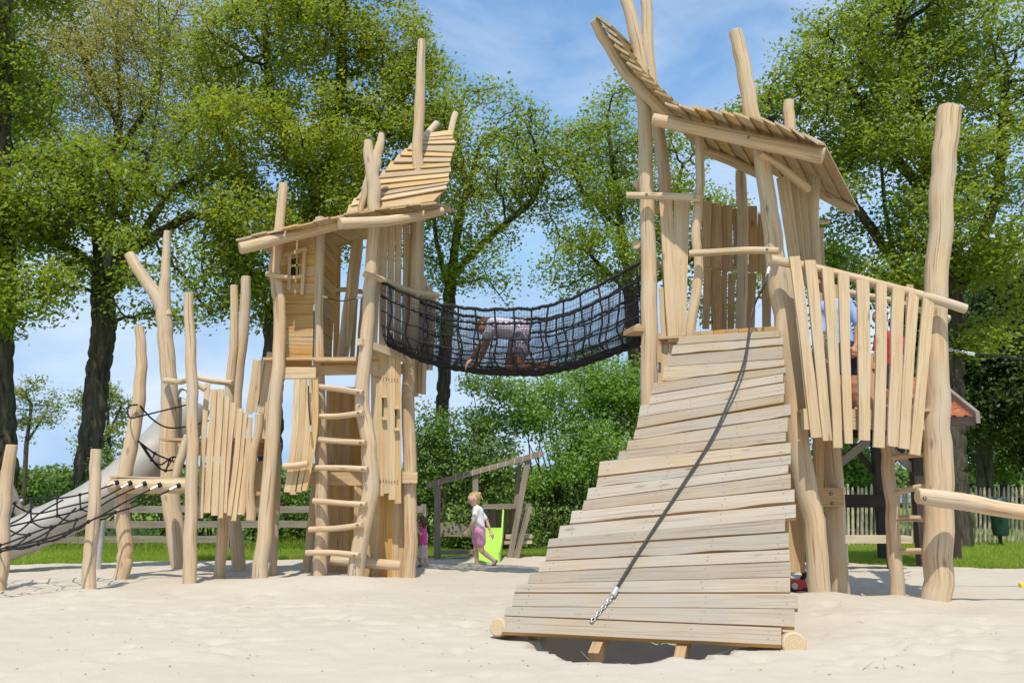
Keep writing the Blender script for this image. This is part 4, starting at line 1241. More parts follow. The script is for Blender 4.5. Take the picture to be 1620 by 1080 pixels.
for i in (1, 9, 17, 25, 33):
    mb = MB(); tg = (cl[i + 1] - cl[i - 1]).normalized(); c = cl[i]
    ring = [c + (q - c) * 1.018 for q in rings[i]]; ring2 = [q + tg * 0.035 for q in ring]
    b1 = mb.addv(ring + ring2 + [c + (q - c) * 0.99 for q in rings[i]])
    for j in range(n):
        j2 = (j + 1) % n
        mb.face((b1 + j, b1 + j2, b1 + n + j2, b1 + n + j), None, 0, True); mb.face((b1 + 2 * n + j, b1 + 2 * n + j2, b1 + j2, b1 + j), None, 0, False)
    mb.build('flange', M['chain'], SLD)
# entrance hood with rounded top behind the palisade
mb = MB(); p = P(291, 660, 15.6)
arch = [P(279, 700, 15.6), P(279, 640, 15.6), P(282, 622, 15.6), P(289, 615, 15.6), P(297, 619, 15.6), P(300, 640, 15.6), P(300, 700, 15.6)]
mb.tube(arch, 0.03, 8, 0, 4, capm=0); mb.build('entry_hoop', M['chain'], SLD)
a = G(159, 903); MB().tube([V((a.x, 15.25, -.3)), P(166, 800, 15.25)], 0.055, 12, 0, 1, capm=0).build('leg', M['chain'], SLD)
# weathered leaning pole
tag(plog([(58, 872, 6.5), (40, 830, 7), (20, 784, 7.5), (4, 745, 7)], 19.5, sink=0.3).build('leaning_pole', [M['oldwood'], M['oldwood']]), 'weathered grey pole leaning behind the low end of the steel slide', 'pole')
# ------------------------------------------------------------------ net tunnel
NTOP = [(603, 447), (650, 467), (700, 482), (760, 490), (850, 488), (900, 474), (950, 450), (1018, 412)]
NBOT = [(603, 546), (650, 569), (700, 582), (760, 590), (840, 592), (900, 580), (950, 563), (1018, 538)]
NA, NB_ = (13.2, 12.15)
def net_pt(u, s):
    """u along the tunnel, s round the hammock from near rim over the floor to far rim"""
    px = 603 + (1018 - 603) * u
    Yn = NA + (NB_ - NA) * u
    top = P(px, float(np.interp(px, [a[0] for a in NTOP], [a[1] for a in NTOP])), Yn)
    bot = P(px, float(np.interp(px, [a[0] for a in NBOT], [a[1] for a in NBOT])), Yn + 0.30)
    D = top.z - bot.z; a = PI * s
    back = 0.46 * (1 - math.copysign(abs(math.cos(a)) ** 0.72, math.cos(a)))
    return V((top.x + back * 0.22, top.y + back, top.z - D * max(0, math.sin(a)) ** 0.62 + 0.03 * (back / 0.92)))


b_ = net_pt(0.5, 0.5)
NT = thing('net_tunnel', 'black rope net tunnel hung as a crawl bridge between the two wooden towers', 'net', tuple(b_))
mb = MB()
ns, nu = 92, 172
for i in range(ns + 1):
    s = i / ns
    mb.tube([net_pt(k / 44, s) for k in range(45)], 0.0035, 3, 0, 1, caps=False)
for j in range(nu + 1):
    u = j / nu
    mb.tube([net_pt(u, k / 26) for k in range(27)], 0.0035, 3, 0, 1, caps=False)
mb.build('safety_mesh', M['rope'], NT)
mb = MB(); r_ = np.random.default_rng(4)
SR = (0.10, 0.19, 0.29, 0.40, 0.5, 0.60, 0.71, 0.81, 0.90)
for s in SR:
    mb.tube([net_pt(k / 40, s + 0.006 * math.sin(k * 1.1 + s * 40)) for k in range(41)], 0.0125, 6, 0, 1, caps=False)
for j in range(15):
    u = (j + 0.5) / 15
    mb.tube([net_pt(u + 0.008 * math.sin(k * .9 + j), k / 24) for k in range(25)], 0.0135, 6, 0, 1, caps=False)
    for s in SR: mb.ball(net_pt(u, s), 0.024, 6)
mb.build('grid_rope', M['rope'], NT)
for s in (0.0, 0.03, 0.97, 1.0):
    mb = MB()
    ph = s * 30
    mb.tube([net_pt(k / 44, s) + V((0, 0, 0.012 * math.sin(k * 1.7 + ph))) for k in range(45)], 0.024 if s in (0, 1) else 0.016, 8, 0, 1, capm=0)
    for k in range(0, 44, 1): mb.ball(net_pt((k + .5) / 44, s), 0.03, 6)
    mb.build('edge_rope', M['rope'], NT)
for s in (0.42, 0.5, 0.58):
    mb = MB()
    for k in range(30):
        p, q = net_pt(k / 30, s), net_pt((k + 1) / 30, s + (0.03 if k % 2 else -0.03))
        mb.tube([p, (p + q) / 2 + V((0, 0, -0.02)), q], 0.017, 6, 0, 2, caps=False)
    mb.build('floor_rope', M['rope'], NT)

# ------------------------------------------------------------------ ramp tower (right)
b_ = P(1150, 930, 12.2)
RT = thing('play_tower', 'wooden play tower with an open sheltered deck at the top of the wide plank ramp', 'play tower', (b_.x, b_.y, 0))
post([(1028, 905, 14), (1028, 800, 14), (1027, 640, 14), (1027, 500, 13.5), (1025, 380, 12.5), (1021, 260, 12), (1018, 160, 11.5), (1008, 70, 11.5), (991, 0, 10.5), (983, -40, 9)], 12.05, RT)
plog([(1060, 620, 11), (1060, 450, 11), (1052, 300, 10.5), (1042, 210, 10.5), (1028, 100, 10), (1022, 0, 9.5), (1021, -25, 8)], 12.75).build('post', LOGM, RT)
plog([(1092, 545, 8), (1093, 524, 8), (1101, 467, 8), (1105, 415, 7.5), (1101, 363, 7.5), (1107, 290, 7.5), (1107, 215, 7)], 11.75).build('post', LOGM, RT)
JP = post([(1298, 950, 17), (1287, 824, 16.5), (1263, 713, 17.5), (1245, 547, 17), (1231, 436, 16), (1217, 337, 14.5), (1204, 244, 13), (1189, 180, 13), (1176, 104, 12.5), (1163, 50, 11)], 11.4, RT)
post([(1329, 940, 15), (1314, 713, 14), (1300, 580, 11), (1287, 410, 10), (1289, 265, 9.5)], 12.2, RT)
plog([(1172, 525, 9), (1175, 360, 9), (1172, 249, 9)], 13.3).build('post', LOGM, RT)
plog([(1252, 300, 9.5), (1250, 205, 9.5), (1248, 160, 8.5)], 12.6).build('post', LOGM, RT)
# deck
dz = P(1158, 528, 11.75).z
u_ = V((math.cos(R(22)), -math.sin(R(22)), 0)); v_ = V((math.sin(R(22)), math.cos(R(22)), 0))     # across / into the tower
dc = P(1092, 530, 11.85); dc.z = dz
mb = MB()
for i in range(7):
    a = dc + u_ * -0.45 + v_ * (0.1 + i * 0.235); mb.board(a - V((0, 0, 0.03)), a + u_ * 1.75 - V((0, 0, 0.03)), 0.225, 0.225, v_, 0.035, 0.002, 4)
mb.build('floor', M['warm'], RT)
mb = MB()
for k in range(7):
    x0 = 1089 + k * 20
    mb.board(P(x0, 529.5 - k * 1.3, 11.72 - k * .055), P(x0 + 19.3, 528.3 - k * 1.3, 11.67 - k * .055), 0.075, 0.08, V((0, 0, 1)), 0.12, 0.003, 2)
mb.build('threshold', M['warm'], RT)
for yq, k in ((0.18, 0), (1.5, 1)):
    mb = MB(); a = dc + u_ * -0.4 + v_ * yq - V((0, 0, 0.16)); mb.board(a, a + u_ * 1.65, 0.17, 0.17, V((0, 0, 1)), 0.07); mb.build('floor_beam', M['warm'], RT)
# boards left of the entrance
for (xt, yt, xb, yb, wt, wb, Yq) in ((1053, 312, 1067, 540, 22, 19, 11.98), (1079, 316, 1077, 548, 25, 15, 11.95), (1047, 455, 1052, 552, 9, 9, 12.1), (1050, 545, 1047, 610, 14, 14, 12.08), (1066, 545, 1061, 590, 16, 15, 12.05)):
    mb = MB(); pboard(mb, (xt, yt), (xb, yb), wt, wb, Yq, th=0.035, yaw=-0.1, wob=0.006, n=9); mb.build('paling', M['board'], RT)
o = rail([(991, 309, 5.5), (1030, 310, 6), (1075, 311, 6), (1109, 314, 6)], [11.85, 11.82, 11.75, 11.6], RT, bolts=((1022, 309), (1098, 313)))
rail([(1091, 401, 5.5), (1130, 399, 5.8), (1185, 396, 6), (1232, 397, 5.5)], [11.6, 11.5, 11.35, 11.15], RT, bolts=((1097, 400), (1212, 396)))
for (x, y) in ((1008, 290), (1007, 387), (1010, 519)):
    mb = MB(); p = P(x, y, 12.15); mb.tube([p, p + v_ * 1.3], 7.5 * mpp(12.15), 12, .03, 2); mb.build('rail', LOGM, RT)
mb = MB(); a = P(992, 528, 12.2); mb.board(a, a + V((0.26, .06, 0)), 0.55, 0.55, V((0, 1, 0)), 0.07); mb.build('entry_plank', M['warm'], RT)
mb = MB(); mb.box(P(1042, 551, 12.05), 0.06, 0.09, 0.4); mb.build('bracket', M['warm'], RT)
# guard boards at the back
for (xt, yt, xb, yb, wt, wb) in ((1118, 318, 1116, 422, 15, 13), (1131, 322, 1133, 424, 19, 18), (1149, 325, 1151, 424, 18, 16), (1190, 326, 1192, 430, 14, 15), (1206, 335, 1206, 432, 13, 14), (1163, 330, 1165, 420, 8, 8),
                                 (1120, 420, 1116, 520, 12, 10), (1131, 425, 1135, 525, 17, 18), (1157, 432, 1156, 522, 10, 10), (1189, 432, 1187, 522, 13, 13), (1212, 432, 1213, 522, 13, 13), (1146, 425, 1145, 524, 8, 9)):
    mb = MB(); pboard(mb, (xt, yt), (xb, yb), wt, wb, 13.42 if yt < 400 else 13.48, th=0.03, yaw=-0.35, wob=0.004); mb.build('paling', M['warm'], RT)
rail([(1112, 424, 5.5), (1160, 423, 5.5), (1222, 427, 5.5)], 13.5, RT)
# boards right of the leaning log
for (xt, yt, xb, yb, wt, wb, Yq) in ((1238, 280, 1262, 450, 19, 16, 12.0), (1253, 285, 1268, 450, 16, 15, 12.05), (1267, 290, 1276, 450, 15, 14, 12.1), (1278, 300, 1281, 450, 11, 12, 12.15), (1299, 360, 1302, 480, 6, 7, 12.6)):
    mb = MB(); pboard(mb, (xt, yt), (xb, yb), wt, wb, Yq, th=0.03, yaw=-0.5, wob=0.004); mb.build('paling', M['board'], RT)
rail([(1202, 243, 6), (1240, 268, 7), (1277, 299, 7.5)], [11.25, 11.5, 11.85], RT, name='brace')
rail([(1294, 350, 4), (1312, 351, 4)], 12.7, RT)
# roof
FL0, FL1 = (1034, 189), (1301, 247)
o = rail([(1034, 189, 11), (1120, 207, 12), (1210, 227, 13), (1302, 247, 14)], [11.55, 11.35, 11.1, 10.85], RT, name='roof_beam', bolts=((1181, 222),))
rail([(939, 32, 8), (957, 63, 9.5), (983, 105, 10.5), (1007, 132, 11), (1038, 165, 10.5), (1085, 205, 9)], [11.5, 11.6, 11.7, 11.8, 11.85, 11.8], RT, name='roof_beam', bolts=((1001, 125),))
rail([(1112, 238, 8), (1160, 256, 8.5), (1215, 282, 8.5)], [13.0, 13.0, 13.0], RT, name='roof_beam')
rail([(1270, 285, 8.5), (1300, 306, 8.5), (1350, 334, 8.5)], [12.8, 12.75, 12.7], RT, name='roof_beam')
mb = MB()
n = 11
for i in range(n):           # main slope: boards run back over the beam, each lapping the next
    t0, t1 = i / n, (i + 1.14) / n
    Yf = lambda t: 11.12 - 0.72 * t
    f = lambda t: (1052 + (1291 - 1052) * t, float(np.interp(t, [0, .3, .6, .8, 1], [170, 179, 191, 205, 229])))
    fm = lambda t: P(1062 + (1302 - 1062) * t, 194 + 53 * t - 14, 11.5 - .68 * t) + V((0, 0, 0.03))
    fb = lambda t: P(1092 + (1356 - 1092) * t, 226 + (333 - 226) * t, 13.3 - .5 * t)
    j = random.uniform(-.05, .05)
    a = P(*f(t0), Yf(t0) + j); c = P(*f(t1), Yf(t1) + j)
    up = V((0, 0, 0.045))
    mb.strip([a + up, fm(t0) + up, fb(t0) + up], [c, fm(t1), fb(t1)], V((0, 0, 0.034)))
rm_ = mb.build('roof', M['shingle'], RT)
mb = MB()
ul = [(941, 25), (952, 42), (961, 57), (970, 72), (980, 87), (990, 100), (1001, 113), (1013, 124), (1024, 135), (1035, 145), (1047, 156), (1058, 166), (1070, 174)]
for i in range(12):          # upswept left wing of the roof
    a0, a1 = ul[i], ul[i + 1]
    Yq = 11.38 + random.uniform(-.04, .04)
    p = P(a0[0], a0[1], Yq); q = P(a1[0] + 5, a1[1] + 7, Yq)
    dv = v_ * (1.5 + random.uniform(-.1, .15)) + V((0.02, 0, 0.36 - 0.03 * i))
    nrm = (q - p).cross(dv).normalized(); nrm = -nrm if nrm.z < 0 else nrm
    mb.strip([p, p + dv], [q + nrm * 0.085, q + dv + nrm * 0.085], nrm * 0.035)
mb.build('roof_wing', M['shingle'], RT)
# square timbers under the deck
for (x, yt, yb, hw, Yq) in ((1261, 735, 905, 12.5, 11.7), (1297, 690, 815, 6, 11.9), (1236, 560, 940, 10, 12.1)):
    mb = MB(); pboard(mb, (x, yt), (x, yb), hw * 2, hw * 2, Yq, th=0.14); mb.build('timber_leg', M['warm'], RT)
mb = MB(); pboard(mb, (1262, 560), (1283, 800), 8, 8, 12.0, th=0.1); mb.build('timber_leg', M['warm'], RT)
mb = MB(); mb.box(P(1312, 786, 12.0), 0.34, 0.12, 0.25); o = mb.build('floor_beam', M['warm'], RT)
bolt_part(P(1315, 781, 11.92), o, 0.014); bolt_part(P(1317, 796, 11.92), o, 0.014)

# ------------------------------------------------------------------ plank ramp
RL = [(794, 1000), (798, 974), (810, 959), (814, 938), (835, 923), (852, 905), (863, 888), (866, 867), (883, 852), (902, 831), (921, 808), (928, 791), (943, 772), (946, 755), (977, 730), (991, 713), (1002, 697), (1007, 679),
      (1010, 660), (1027, 641), (1031, 625), (1048, 605), (1056, 580), (1062, 563), (1072, 546), (1088, 532)]
RRy = [1021, 992, 963, 938, 913, 888, 869, 842, 819, 797, 774, 749, 735, 719, 700, 683, 660, 638, 624, 605, 591, 580, 568, 547, 534, 522]
RRx = [1236, 1257, 1262, 1250, 1251, 1249, 1248, 1242, 1259, 1257, 1251, 1247, 1251, 1251, 1243, 1246, 1251, 1240, 1241, 1239, 1243, 1241, 1238, 1239, 1233, 1227]
BL = P(794, 1000, 8.12); BR = P(1236, 1021, 7.5); TR = P(1227, 523, 11.3)
rn = (BR - BL).cross(TR - BL).normalized()
if rn.z < 0: rn = -rn
print('RAMP', BL, BR, TR, rn)
RP = thing('climbing_ramp', 'wide steep ramp of weathered grey planks tapering up to the right hand tower', 'ramp', ((BL.x + BR.x) / 2, (BL.y + BR.y) / 2, 0))
mb = MB()
screws = MB()
for i in range(25):
    lxa, lya = RL[i]; rxa, rya = RRx[i], RRy[i]
    lyb = RL[i + 1][1]; ryb = RRy[i + 1]
    lxs = lxa if i else 794; rxs = rxa
    k = 16; A = []; B = []; s1, s2 = random.random() * 90, random.random() * 90
    live = 2.6 if i in (6, 9, 12, 14, 16, 21, 23) else 0.5       # a few boards keep a wavy edge
    dx0 = random.uniform(-3, 3)
    up = 0.004 if i % 2 else 0.0
    tilt = random.uniform(0.002, 0.013)
    for j in range(k + 1):
        t = j / k
        y0 = lya + (rya - lya) * t; y1 = lyb + (ryb - lyb) * t
        x = lxs + (rxs - lxs) * t; x1 = x + (1 - t) * 3 - dx0 * 0
        sc_ = abs(y0 - y1) / 20
        a = PP(x, y0 - (0.6 + live * sc_ * (mnoise.noise(V((s1, t * 5, 0))) + (0.5 if live > 1 else 0))), BL, rn)
        c = PP(x1, y1 + 0.3, BL, rn)
        A.append(a + rn * (up + tilt)); B.append(c + rn * up)
    mb.strip(A, B, -rn * 0.042, 0, 1)
    # screws over the stringers
    for t in (0.05, 0.36, 0.68, 0.955):
        for e in (0.28, 0.74):
            jj = t * k; q0 = A[int(jj)].lerp(A[min(k, int(jj) + 1)], jj % 1); q1 = B[int(jj)].lerp(B[min(k, int(jj) + 1)], jj % 1)
            p = q0.lerp(q1, e + random.uniform(-.06, .06)) + (q1 - q0).cross(rn).normalized() * random.uniform(-.02, .02)
            screws.tube([p - rn * 0.002, p + rn * 0.003], 0.0075, 7, 0, 1, m=0, capm=0)
# show the sawn underside edge of each board in fresh colour
deck = mb.build('deck', [M['ramp'], M['rampedge']], RP)
me_ = deck.data
for p in me_.polygons:
    if abs(p.normal.dot(rn)) < 0.8: p.material_index = 1
screws.build('screws', M['bolt'], deck)
for t in (0.09, 0.36, 0.66, 0.93):
    b0 = BL.lerp(BR, t); tl = PP(1092, 532, BL, rn); t0 = tl.lerp(TR, t)
    ax = (t0 - b0).normalized(); s0 = b0 - rn * 0.14 - ax * (0.13 if 0.2 < t < 0.8 else -0.1); e0 = t0 - rn * 0.14
    mb = MB(); mb.board(s0, e0, 0.09, 0.09, (BR - BL).normalized(), 0.0, 0.0, 2) if False else None
    wd = (BR - BL).normalized() * 0.045
    mb = MB(); mb.strip([s0 - wd - rn * .07, e0 - wd - rn * .07], [s0 + wd - rn * .07, e0 + wd - rn * .07], rn * 0.16); mb.build('stringer', M['rampedge'], RP)
for (x, y, r_, d, lb) in ((787, 991, 13.5, V((0.30, 0.62, -.16)), None), (1257, 1019, 18.5, V((0.12, 0.75, -.12)), None)):
    p = P(x, y, 8.2 if x < 900 else 7.55); rr = r_ * mpp(p.y)
    mb = MB(); mb.tube([p, p + d * .5, p + d * 1.2], [rr, rr * 1.03, rr], 18, 0.05, 4); mb.build('foot_log', LOGM, RP)

# climbing rope lying on the ramp
t = thing('climbing_rope', 'black climbing rope with a chain end running down the plank ramp', 'rope', tuple(P(940, 984, 8.3)))
pts = [P(1216, 424, 11.2)]
on = lambda x, y, h: PP(x, y, BL, rn) + rn * h
pts = [P(1216, 428, 11.2), P(1210, 450, 11.05)] + [on(1192, 520, .28), on(1178, 590, .17), on(1150, 655, .10), on(1122, 708, .06), on(1075, 780, .045), on(1040, 833, .04), on(1003, 890, .036), on(972, 941, .035)]
MB().tube(pts, 0.0135, 10, 0.0, 5, capm=0).build('cable', M['rubber'], t)
MB().tube([P(1216.5, 424, 11.2), P(1214, 437, 11.15)], 0.028, 10, 0, 1, capm=0).build('ferrule', M['ferrule'], t)
MB().tube([on(976, 935, .035), on(970, 946, .034)], 0.028, 10, 0, 1, capm=0).build('ferrule', M['ferrule'], t)
chain(MB(), on(970, 946, .03), on(937, 984, .02), 0.0062, 0.052).build('chain', M['chain'], t)
MB().ball(on(936.5, 985, .01), 0.02, 8).build('anchor', M['bolt'], t)

# ------------------------------------------------------------------ balcony with slanting palings
b_ = P(1380, 950, 11.2)
BC = thing('play_balcony', 'wooden balcony with a row of slanting palings between the ramp and the tall thick log', 'balcony', (b_.x, b_.y, 0))
OP = post([(1481, 955, 21.5), (1482, 860, 21.5), (1485, 740, 22), (1483, 640, 20), (1481, 547, 18.5), (1484, 420, 18), (1489, 330, 18.5), (1495, 240, 19), (1503, 172, 19)], 11.05, BC)
post([(1420, 950, 11), (1415, 860, 10.5), (1410, 790, 10), (1405, 730, 10), (1401, 690, 9.5)], 11.55, BC, name='leg')
rail([(1221, 411, 7.5), (1300, 427, 7.5), (1390, 450, 7.5), (1470, 471, 7.5), (1528, 489, 8)], [11.05, 10.98, 10.9, 10.78, 10.72], BC, bolts=((1237, 413), (1495, 474)))
f8 = lambda q: (1200 + q[0] / 3.176, 380 + q[1] / 3.176)
for i, (a, c, w0, w1) in enumerate((((181, 80), (293, 990), 54, 53), ((261, 99), (348, 1006), 58, 47), ((349, 138), (400, 1041), 58, 45), ((430, 162), (455, 1020), 56, 41), ((525, 198), (533, 1004), 66, 55),
                                    ((618, 214), (607, 1040), 54, 54), ((703, 235), (676, 1034), 63, 52), ((783, 250), (733, 1046), 52, 50), ((858, 262), (788, 1076), 56, 52))):
    mb = MB(); Yq = 10.92 - 0.022 * i
    pboard(mb, f8(a), f8(c), w0 / 3.176, w1 / 3.176, Yq, Yq - 0.02, th=0.04, wob=0.006, n=10, bend=random.uniform(-.012, .012)); mb.build('paling', M['board'], BC)
mb = MB(); pboard(mb, f8((148, 140)), f8((243, 850)), 22 / 3.176, 22 / 3.176, 11.3, th=0.04); mb.build('paling', M['board'], BC)
mb = MB(); mb.board(P(1271, 664, 11.05), P(1462, 664, 10.92), 0.235, 0.235, V((0, 0, 1)), 0.06); mb.build('floor_beam', M['board'], BC)
mb = MB(); mb.box(P(1276, 663, 10.99), 0.10, 0.10, 0.26); mb.build('floor_beam', M['board'], BC)
mb = MB(); mb.board(P(1272, 667, 12.35), P(1462, 664, 12.2), 0.2, 0.2, V((0, 0, 1)), 0.06); mb.build('floor_beam', M['warm'], BC)
bz = P(1380, 651, 11.0).z
mb = MB()
for i in range(6): mb.board(V((3.62, 11.18 + i * .235, bz)), V((5.28, 11.05 + i * .235, bz)), 0.225, 0.225, V((0, 1, 0)), 0.035)
mb.build('floor', M['warm'], BC)
rail([(1312, 457, 5), (1360, 466, 5), (1420, 478, 5), (1500, 508, 5)], 12.5, BC)
rail([(1498, 503, 5), (1502, 503, 5)], 11.9, BC)
for (xt, yt, xb) in ((1322, 450, 1330), (1440, 450, 1436), (1347, 575, 1350), (1383, 560, 1381), (1366, 590, 1366)):
    mb = MB(); pboard(mb, (xt, yt), (xb, 662), 11, 10, 12.45, th=0.03); mb.build('paling', M['warm'], BC)
rail([(1300, 585, 4.5), (1330, 582, 4.5)], 12.3, BC)
rail([(1484, 520, 3.5), (1497, 518, 3.5)], 11.6, BC)
for (a, c) in (((1411, 724), (1468, 718)), ((1415, 781), (1468, 768)), ((1418, 821), (1468, 821)), ((1422, 873), (1468, 872))):
    rail([(a[0], a[1], 4.8), ((a[0] + c[0]) / 2, (a[1] + c[1]) / 2 - 1.5, 4.6), (c[0], c[1], 5)], [11.5, 11.35, 11.15], BC, name='rung')

# balance beam and off-stage support
bb = thing('balance_beam', 'thick pale log beam sloping away to the right from the tall log post', 'balance beam', tuple(P(1560, 810, 10.5)))
o = plog([(1452, 784, 12.5), (1490, 789, 14), (1540, 796, 13.5), (1590, 806, 12), (1640, 812, 12), (1720, 818, 12.5), (1800, 820, 12)], 10.55, n=18).build('beam', LOGM, bb)
bolt_part(P(1463, 788, 10.42), o, 0.016)
plog([(1760, 960, 13), (1758, 880, 13), (1757, 790, 12)], 10.75, sink=.4).build('post', LOGM, bb)
t = thing('guy_rope', 'black rope on a short chain tied to the tall thick log at the right', 'rope', tuple(P(1560, 562, 11)))
MB().tube([P(1536, 559, 11.0), P(1580, 563, 11.0), P(1640, 571, 11.1), P(1780, 585, 11.2)], 0.014, 8, 0, 3, capm=0).build('cable', M['rope'], t)
chain(MB(), P(1496, 552, 11.0), P(1532, 558, 11.0), 0.006, 0.05).build('chain', M['chain'], t)
MB().tube([P(1530, 558, 11.0), P(1541, 560, 11.0)], 0.024, 8, 0, 1, capm=0).build('ferrule', M['ferrule'], t)

# ------------------------------------------------------------------ toys
p = G(1262, 924); yb_ = 12.3
p = V((P(1259, 915, yb_).x, yb_, sz(P(1259, 915, yb_).x, yb_) + 0.04))
ty = thing('toy_digger', 'small red and black sand digger half hidden behind the right edge of the ramp', 'toy', tuple(p))
mb = MB(); mb.strip([p + V((-.16, -.09, .02)), p + V((.14, -.09, .02))], [p + V((-.12, -.07, .16)), p + V((.10, -.07, .15))], V((0, 0.18, 0))); mb.build('body', M['toyred'], ty)
mb = MB(); mb.tube([p + V((-.05, -.10, .07)), p + V((-.05, -.085, .07))], 0.045, 16, 0, 1, capm=0); mb.build('badge', M['white'], ty)
mb = MB(); mb.tube([p + V((.08, 0, .14)), p + V((.12, 0, .22)), p + V((.06, 0, .30))], 0.035, 10, 0, 3, capm=0); mb.build('arm', M['blackplastic'], ty)
for dx in (-.11, .1):
    mb = MB(); mb.tube([p + V((dx, -.11, .0)), p + V((dx, .11, .0))], 0.05, 14, 0, 1, capm=0); mb.build('wheel', M['blackplastic'], ty)
p = G(1617, 931); p.z = sz(p.x, p.y) + 0.05
ty = thing('toy_shovel', 'yellow plastic sand shovel lying at the right edge of the photo', 'toy', tuple(p))
mb = MB(); mb.strip([p + V((-.03, -.05, .0)), p + V((.16, -.07, .02))], [p + V((-.02, .05, .015)), p + V((.16, .05, .03))], V((0, 0, 0.035))); mb.build('blade', M['yellow'], ty)
mb = MB(); mb.tube([p + V((.15, 0, .02)), p + V((.30, .01, .04)), p + V((.42, .02, .03))], 0.014, 8, 0, 3, capm=0); mb.tube([p + V((.42, -.05, .03)), p + V((.42, .09, .03))], 0.014, 8, 0, 1, capm=0); mb.build('handle', M['yellow'], ty)
# ------------------------------------------------------------------ background: small cabin frame with trough and slide
def bar(mb, a, b, w, d, wdir=V((1, 0, 0)), m=0):
    return mb.board(a, b, w, w, wdir, d, 0.001, 3, m)


CY = 17.6
b_ = P(760, 880, CY)
CB = thing('water_trough', 'weathered sloping wooden trough on posts in front of the hedge', 'trough', (b_.x, b_.y, 0))
mb = MB()
a, c = P(674, 768, CY), P(860, 716, CY)
mb.board(a, c, 0.10, 0.10, V((0, 0, 1)), 0.03); mb.board(a + V((0, .26, 0)), c + V((0, .26, 0)), 0.10, 0.10, V((0, 0, 1)), 0.03); mb.board(a + V((0, .145, -.045)), c + V((0, .145, -.045)), 0.21, 0.21, V((0, 1, 0)), 0.03)
tr = mb.build('channel', M['oldwood'], CB)
for k in range(14):
    mb = MB(); q = a.lerp(c, (k + .5) / 14) - V((0, 0.012, 0)); mb.board(q - V((0, 0, .055)), q + V((0, 0, .05)), 0.018, 0.018, V((1, 0, 0)), 0.012)
    mb.build('cleat', M['picket'], tr)
for (xt, yt, xb, yb, w_) in ((692, 768, 691, 884, 9), (752, 750, 752, 800, 9), (836, 726, 805, 884, 9)):
    mb = MB(); pboard(mb, (xt, yt), (xb, yb + 6), w_, w_, CY + 0.05, th=0.11); mb.build('post', M['oldwood'], CB)
mb = MB(); pboard(mb, (822, 735), (815, 815), 7, 7, CY + 0.35, th=0.1); mb.build('post', M['oldwood'], CB)
mb = MB(); mb.board(P(696, 874, CY), P(748, 873, CY), 0.07, 0.07, V((0, 0, 1)), 0.25); mb.build('step', M['oldwood'], CB)
PH = thing('play_cabin', 'small weathered wooden play stand that carries the lime slide', 'play stand', (P(800, 880, CY).x, CY + .5, 0))
mb = MB()
for k in range(7): pboard(mb, (768 + k * 10.5, 806), (766 + k * 10.4, 862), 9, 9, CY + 0.75, th=0.03)
mb.build('back_panel', M['oldwood'], PH)
mb = MB(); mb.board(P(764, 801, CY + .2), P(840, 800, CY + .2), 0.09, 0.09, V((0, 0, 1)), 0.5); mb.build('top_rail', M['oldwood'], PH)
mb = MB(); mb.board(P(800, 849, CY + .2), P(842, 848, CY + .2), 0.07, 0.07, V((0, 0, 1)), 0.55); mb.build('floor', M['picket'], PH)
mb = MB(); mb.board(P(798, 858, CY + .15), P(842, 857, CY + .15), 0.06, 0.06, V((0, 0, 1)), 0.06); mb.build('step', M['picket'], PH)
for (xt, yt, xb, yb, Yq) in ((838, 800, 815, 884, CY), (812, 800, 808, 878, CY + .7), (780, 802, 780, 880, CY + .7)):
    mb = MB(); pboard(mb, (xt, yt), (xb, yb + 4), 8.5, 8.5, Yq, th=0.1); mb.build('post', M['oldwood'], PH)
# lime slide
sp = [P(781, 846, CY + .1), P(779, 862, CY - .35), P(775, 879, CY - .9), P(772, 884, CY - 1.15)]
t = thing('slide', 'bright lime green plastic slide behind the walking girl', 'slide', (sp[-1].x, sp[-1].y, 0))
sp = [V((P(779, 850, CY).x, CY + .25, 0.62)), V((P(778, 850, CY).x, CY - .1, 0.50)), V((P(776, 850, CY).x, CY - .6, 0.22)), V((P(775, 850, CY).x - .02, CY - 1.0, 0.06))]
sp, _ = spline(sp, [0] * 4, 5)
mb = MB(); hw = 0.195
mb.strip([q + V((-hw, 0, 0)) for q in sp], [q + V((hw, 0, 0)) for q in sp], V((0, 0, -0.02))); mb.build('chute', M['lime'], t)
for s_, ex in ((-1, 0.14), (1, 0.17)):
    mb = MB(); mb.strip([q + V((s_ * hw, 0, -.03)) for q in sp], [q + V((s_ * hw, 0, ex + 0.22 * max(0, (1 - i / 9)))) for i, q in enumerate(sp)], V((s_ * 0.03, 0, 0))); mb.build('side_wall', M['lime'], t)

# ------------------------------------------------------------------ rail fence (left), picket fence (right)
FY = 20.6
RF = thing('rail_fence', 'weathered three rail fence in front of the left hedge', 'fence', (P(250, 870, FY).x, FY, 0))
for yy in (805, 829, 853):
    for k in range(-2, 10):
        x0 = -150 + 78 * k + 40; mb = MB()
        if x0 > 620 or (yy == 853 and x0 > 300): continue
        mb.board(P(x0, yy + random.uniform(-1, 1), FY - .05), P(x0 + 77.5, yy + random.uniform(-1, 1), FY - .05), 0.155, 0.155, V((0, 0, 1)), 0.035); mb.build('rail', M['oldwood'], RF)
for k in range(-2, 6):
    x0 = -110 + 156 * k; mb = MB(); pboard(mb, (x0, 797), (x0, 884), 8, 8, FY, th=0.1); mb.build('post', M['oldwood'], RF)
for x0, x1 in ((690, 780),):
    mb = MB(); mb.board(P(x0, 838, FY + .3), P(x1, 838, FY + .3), 0.3, 0.3, V((0, 0, 1)), 0.04); mb.build('rail', M['oldwood'], RF)

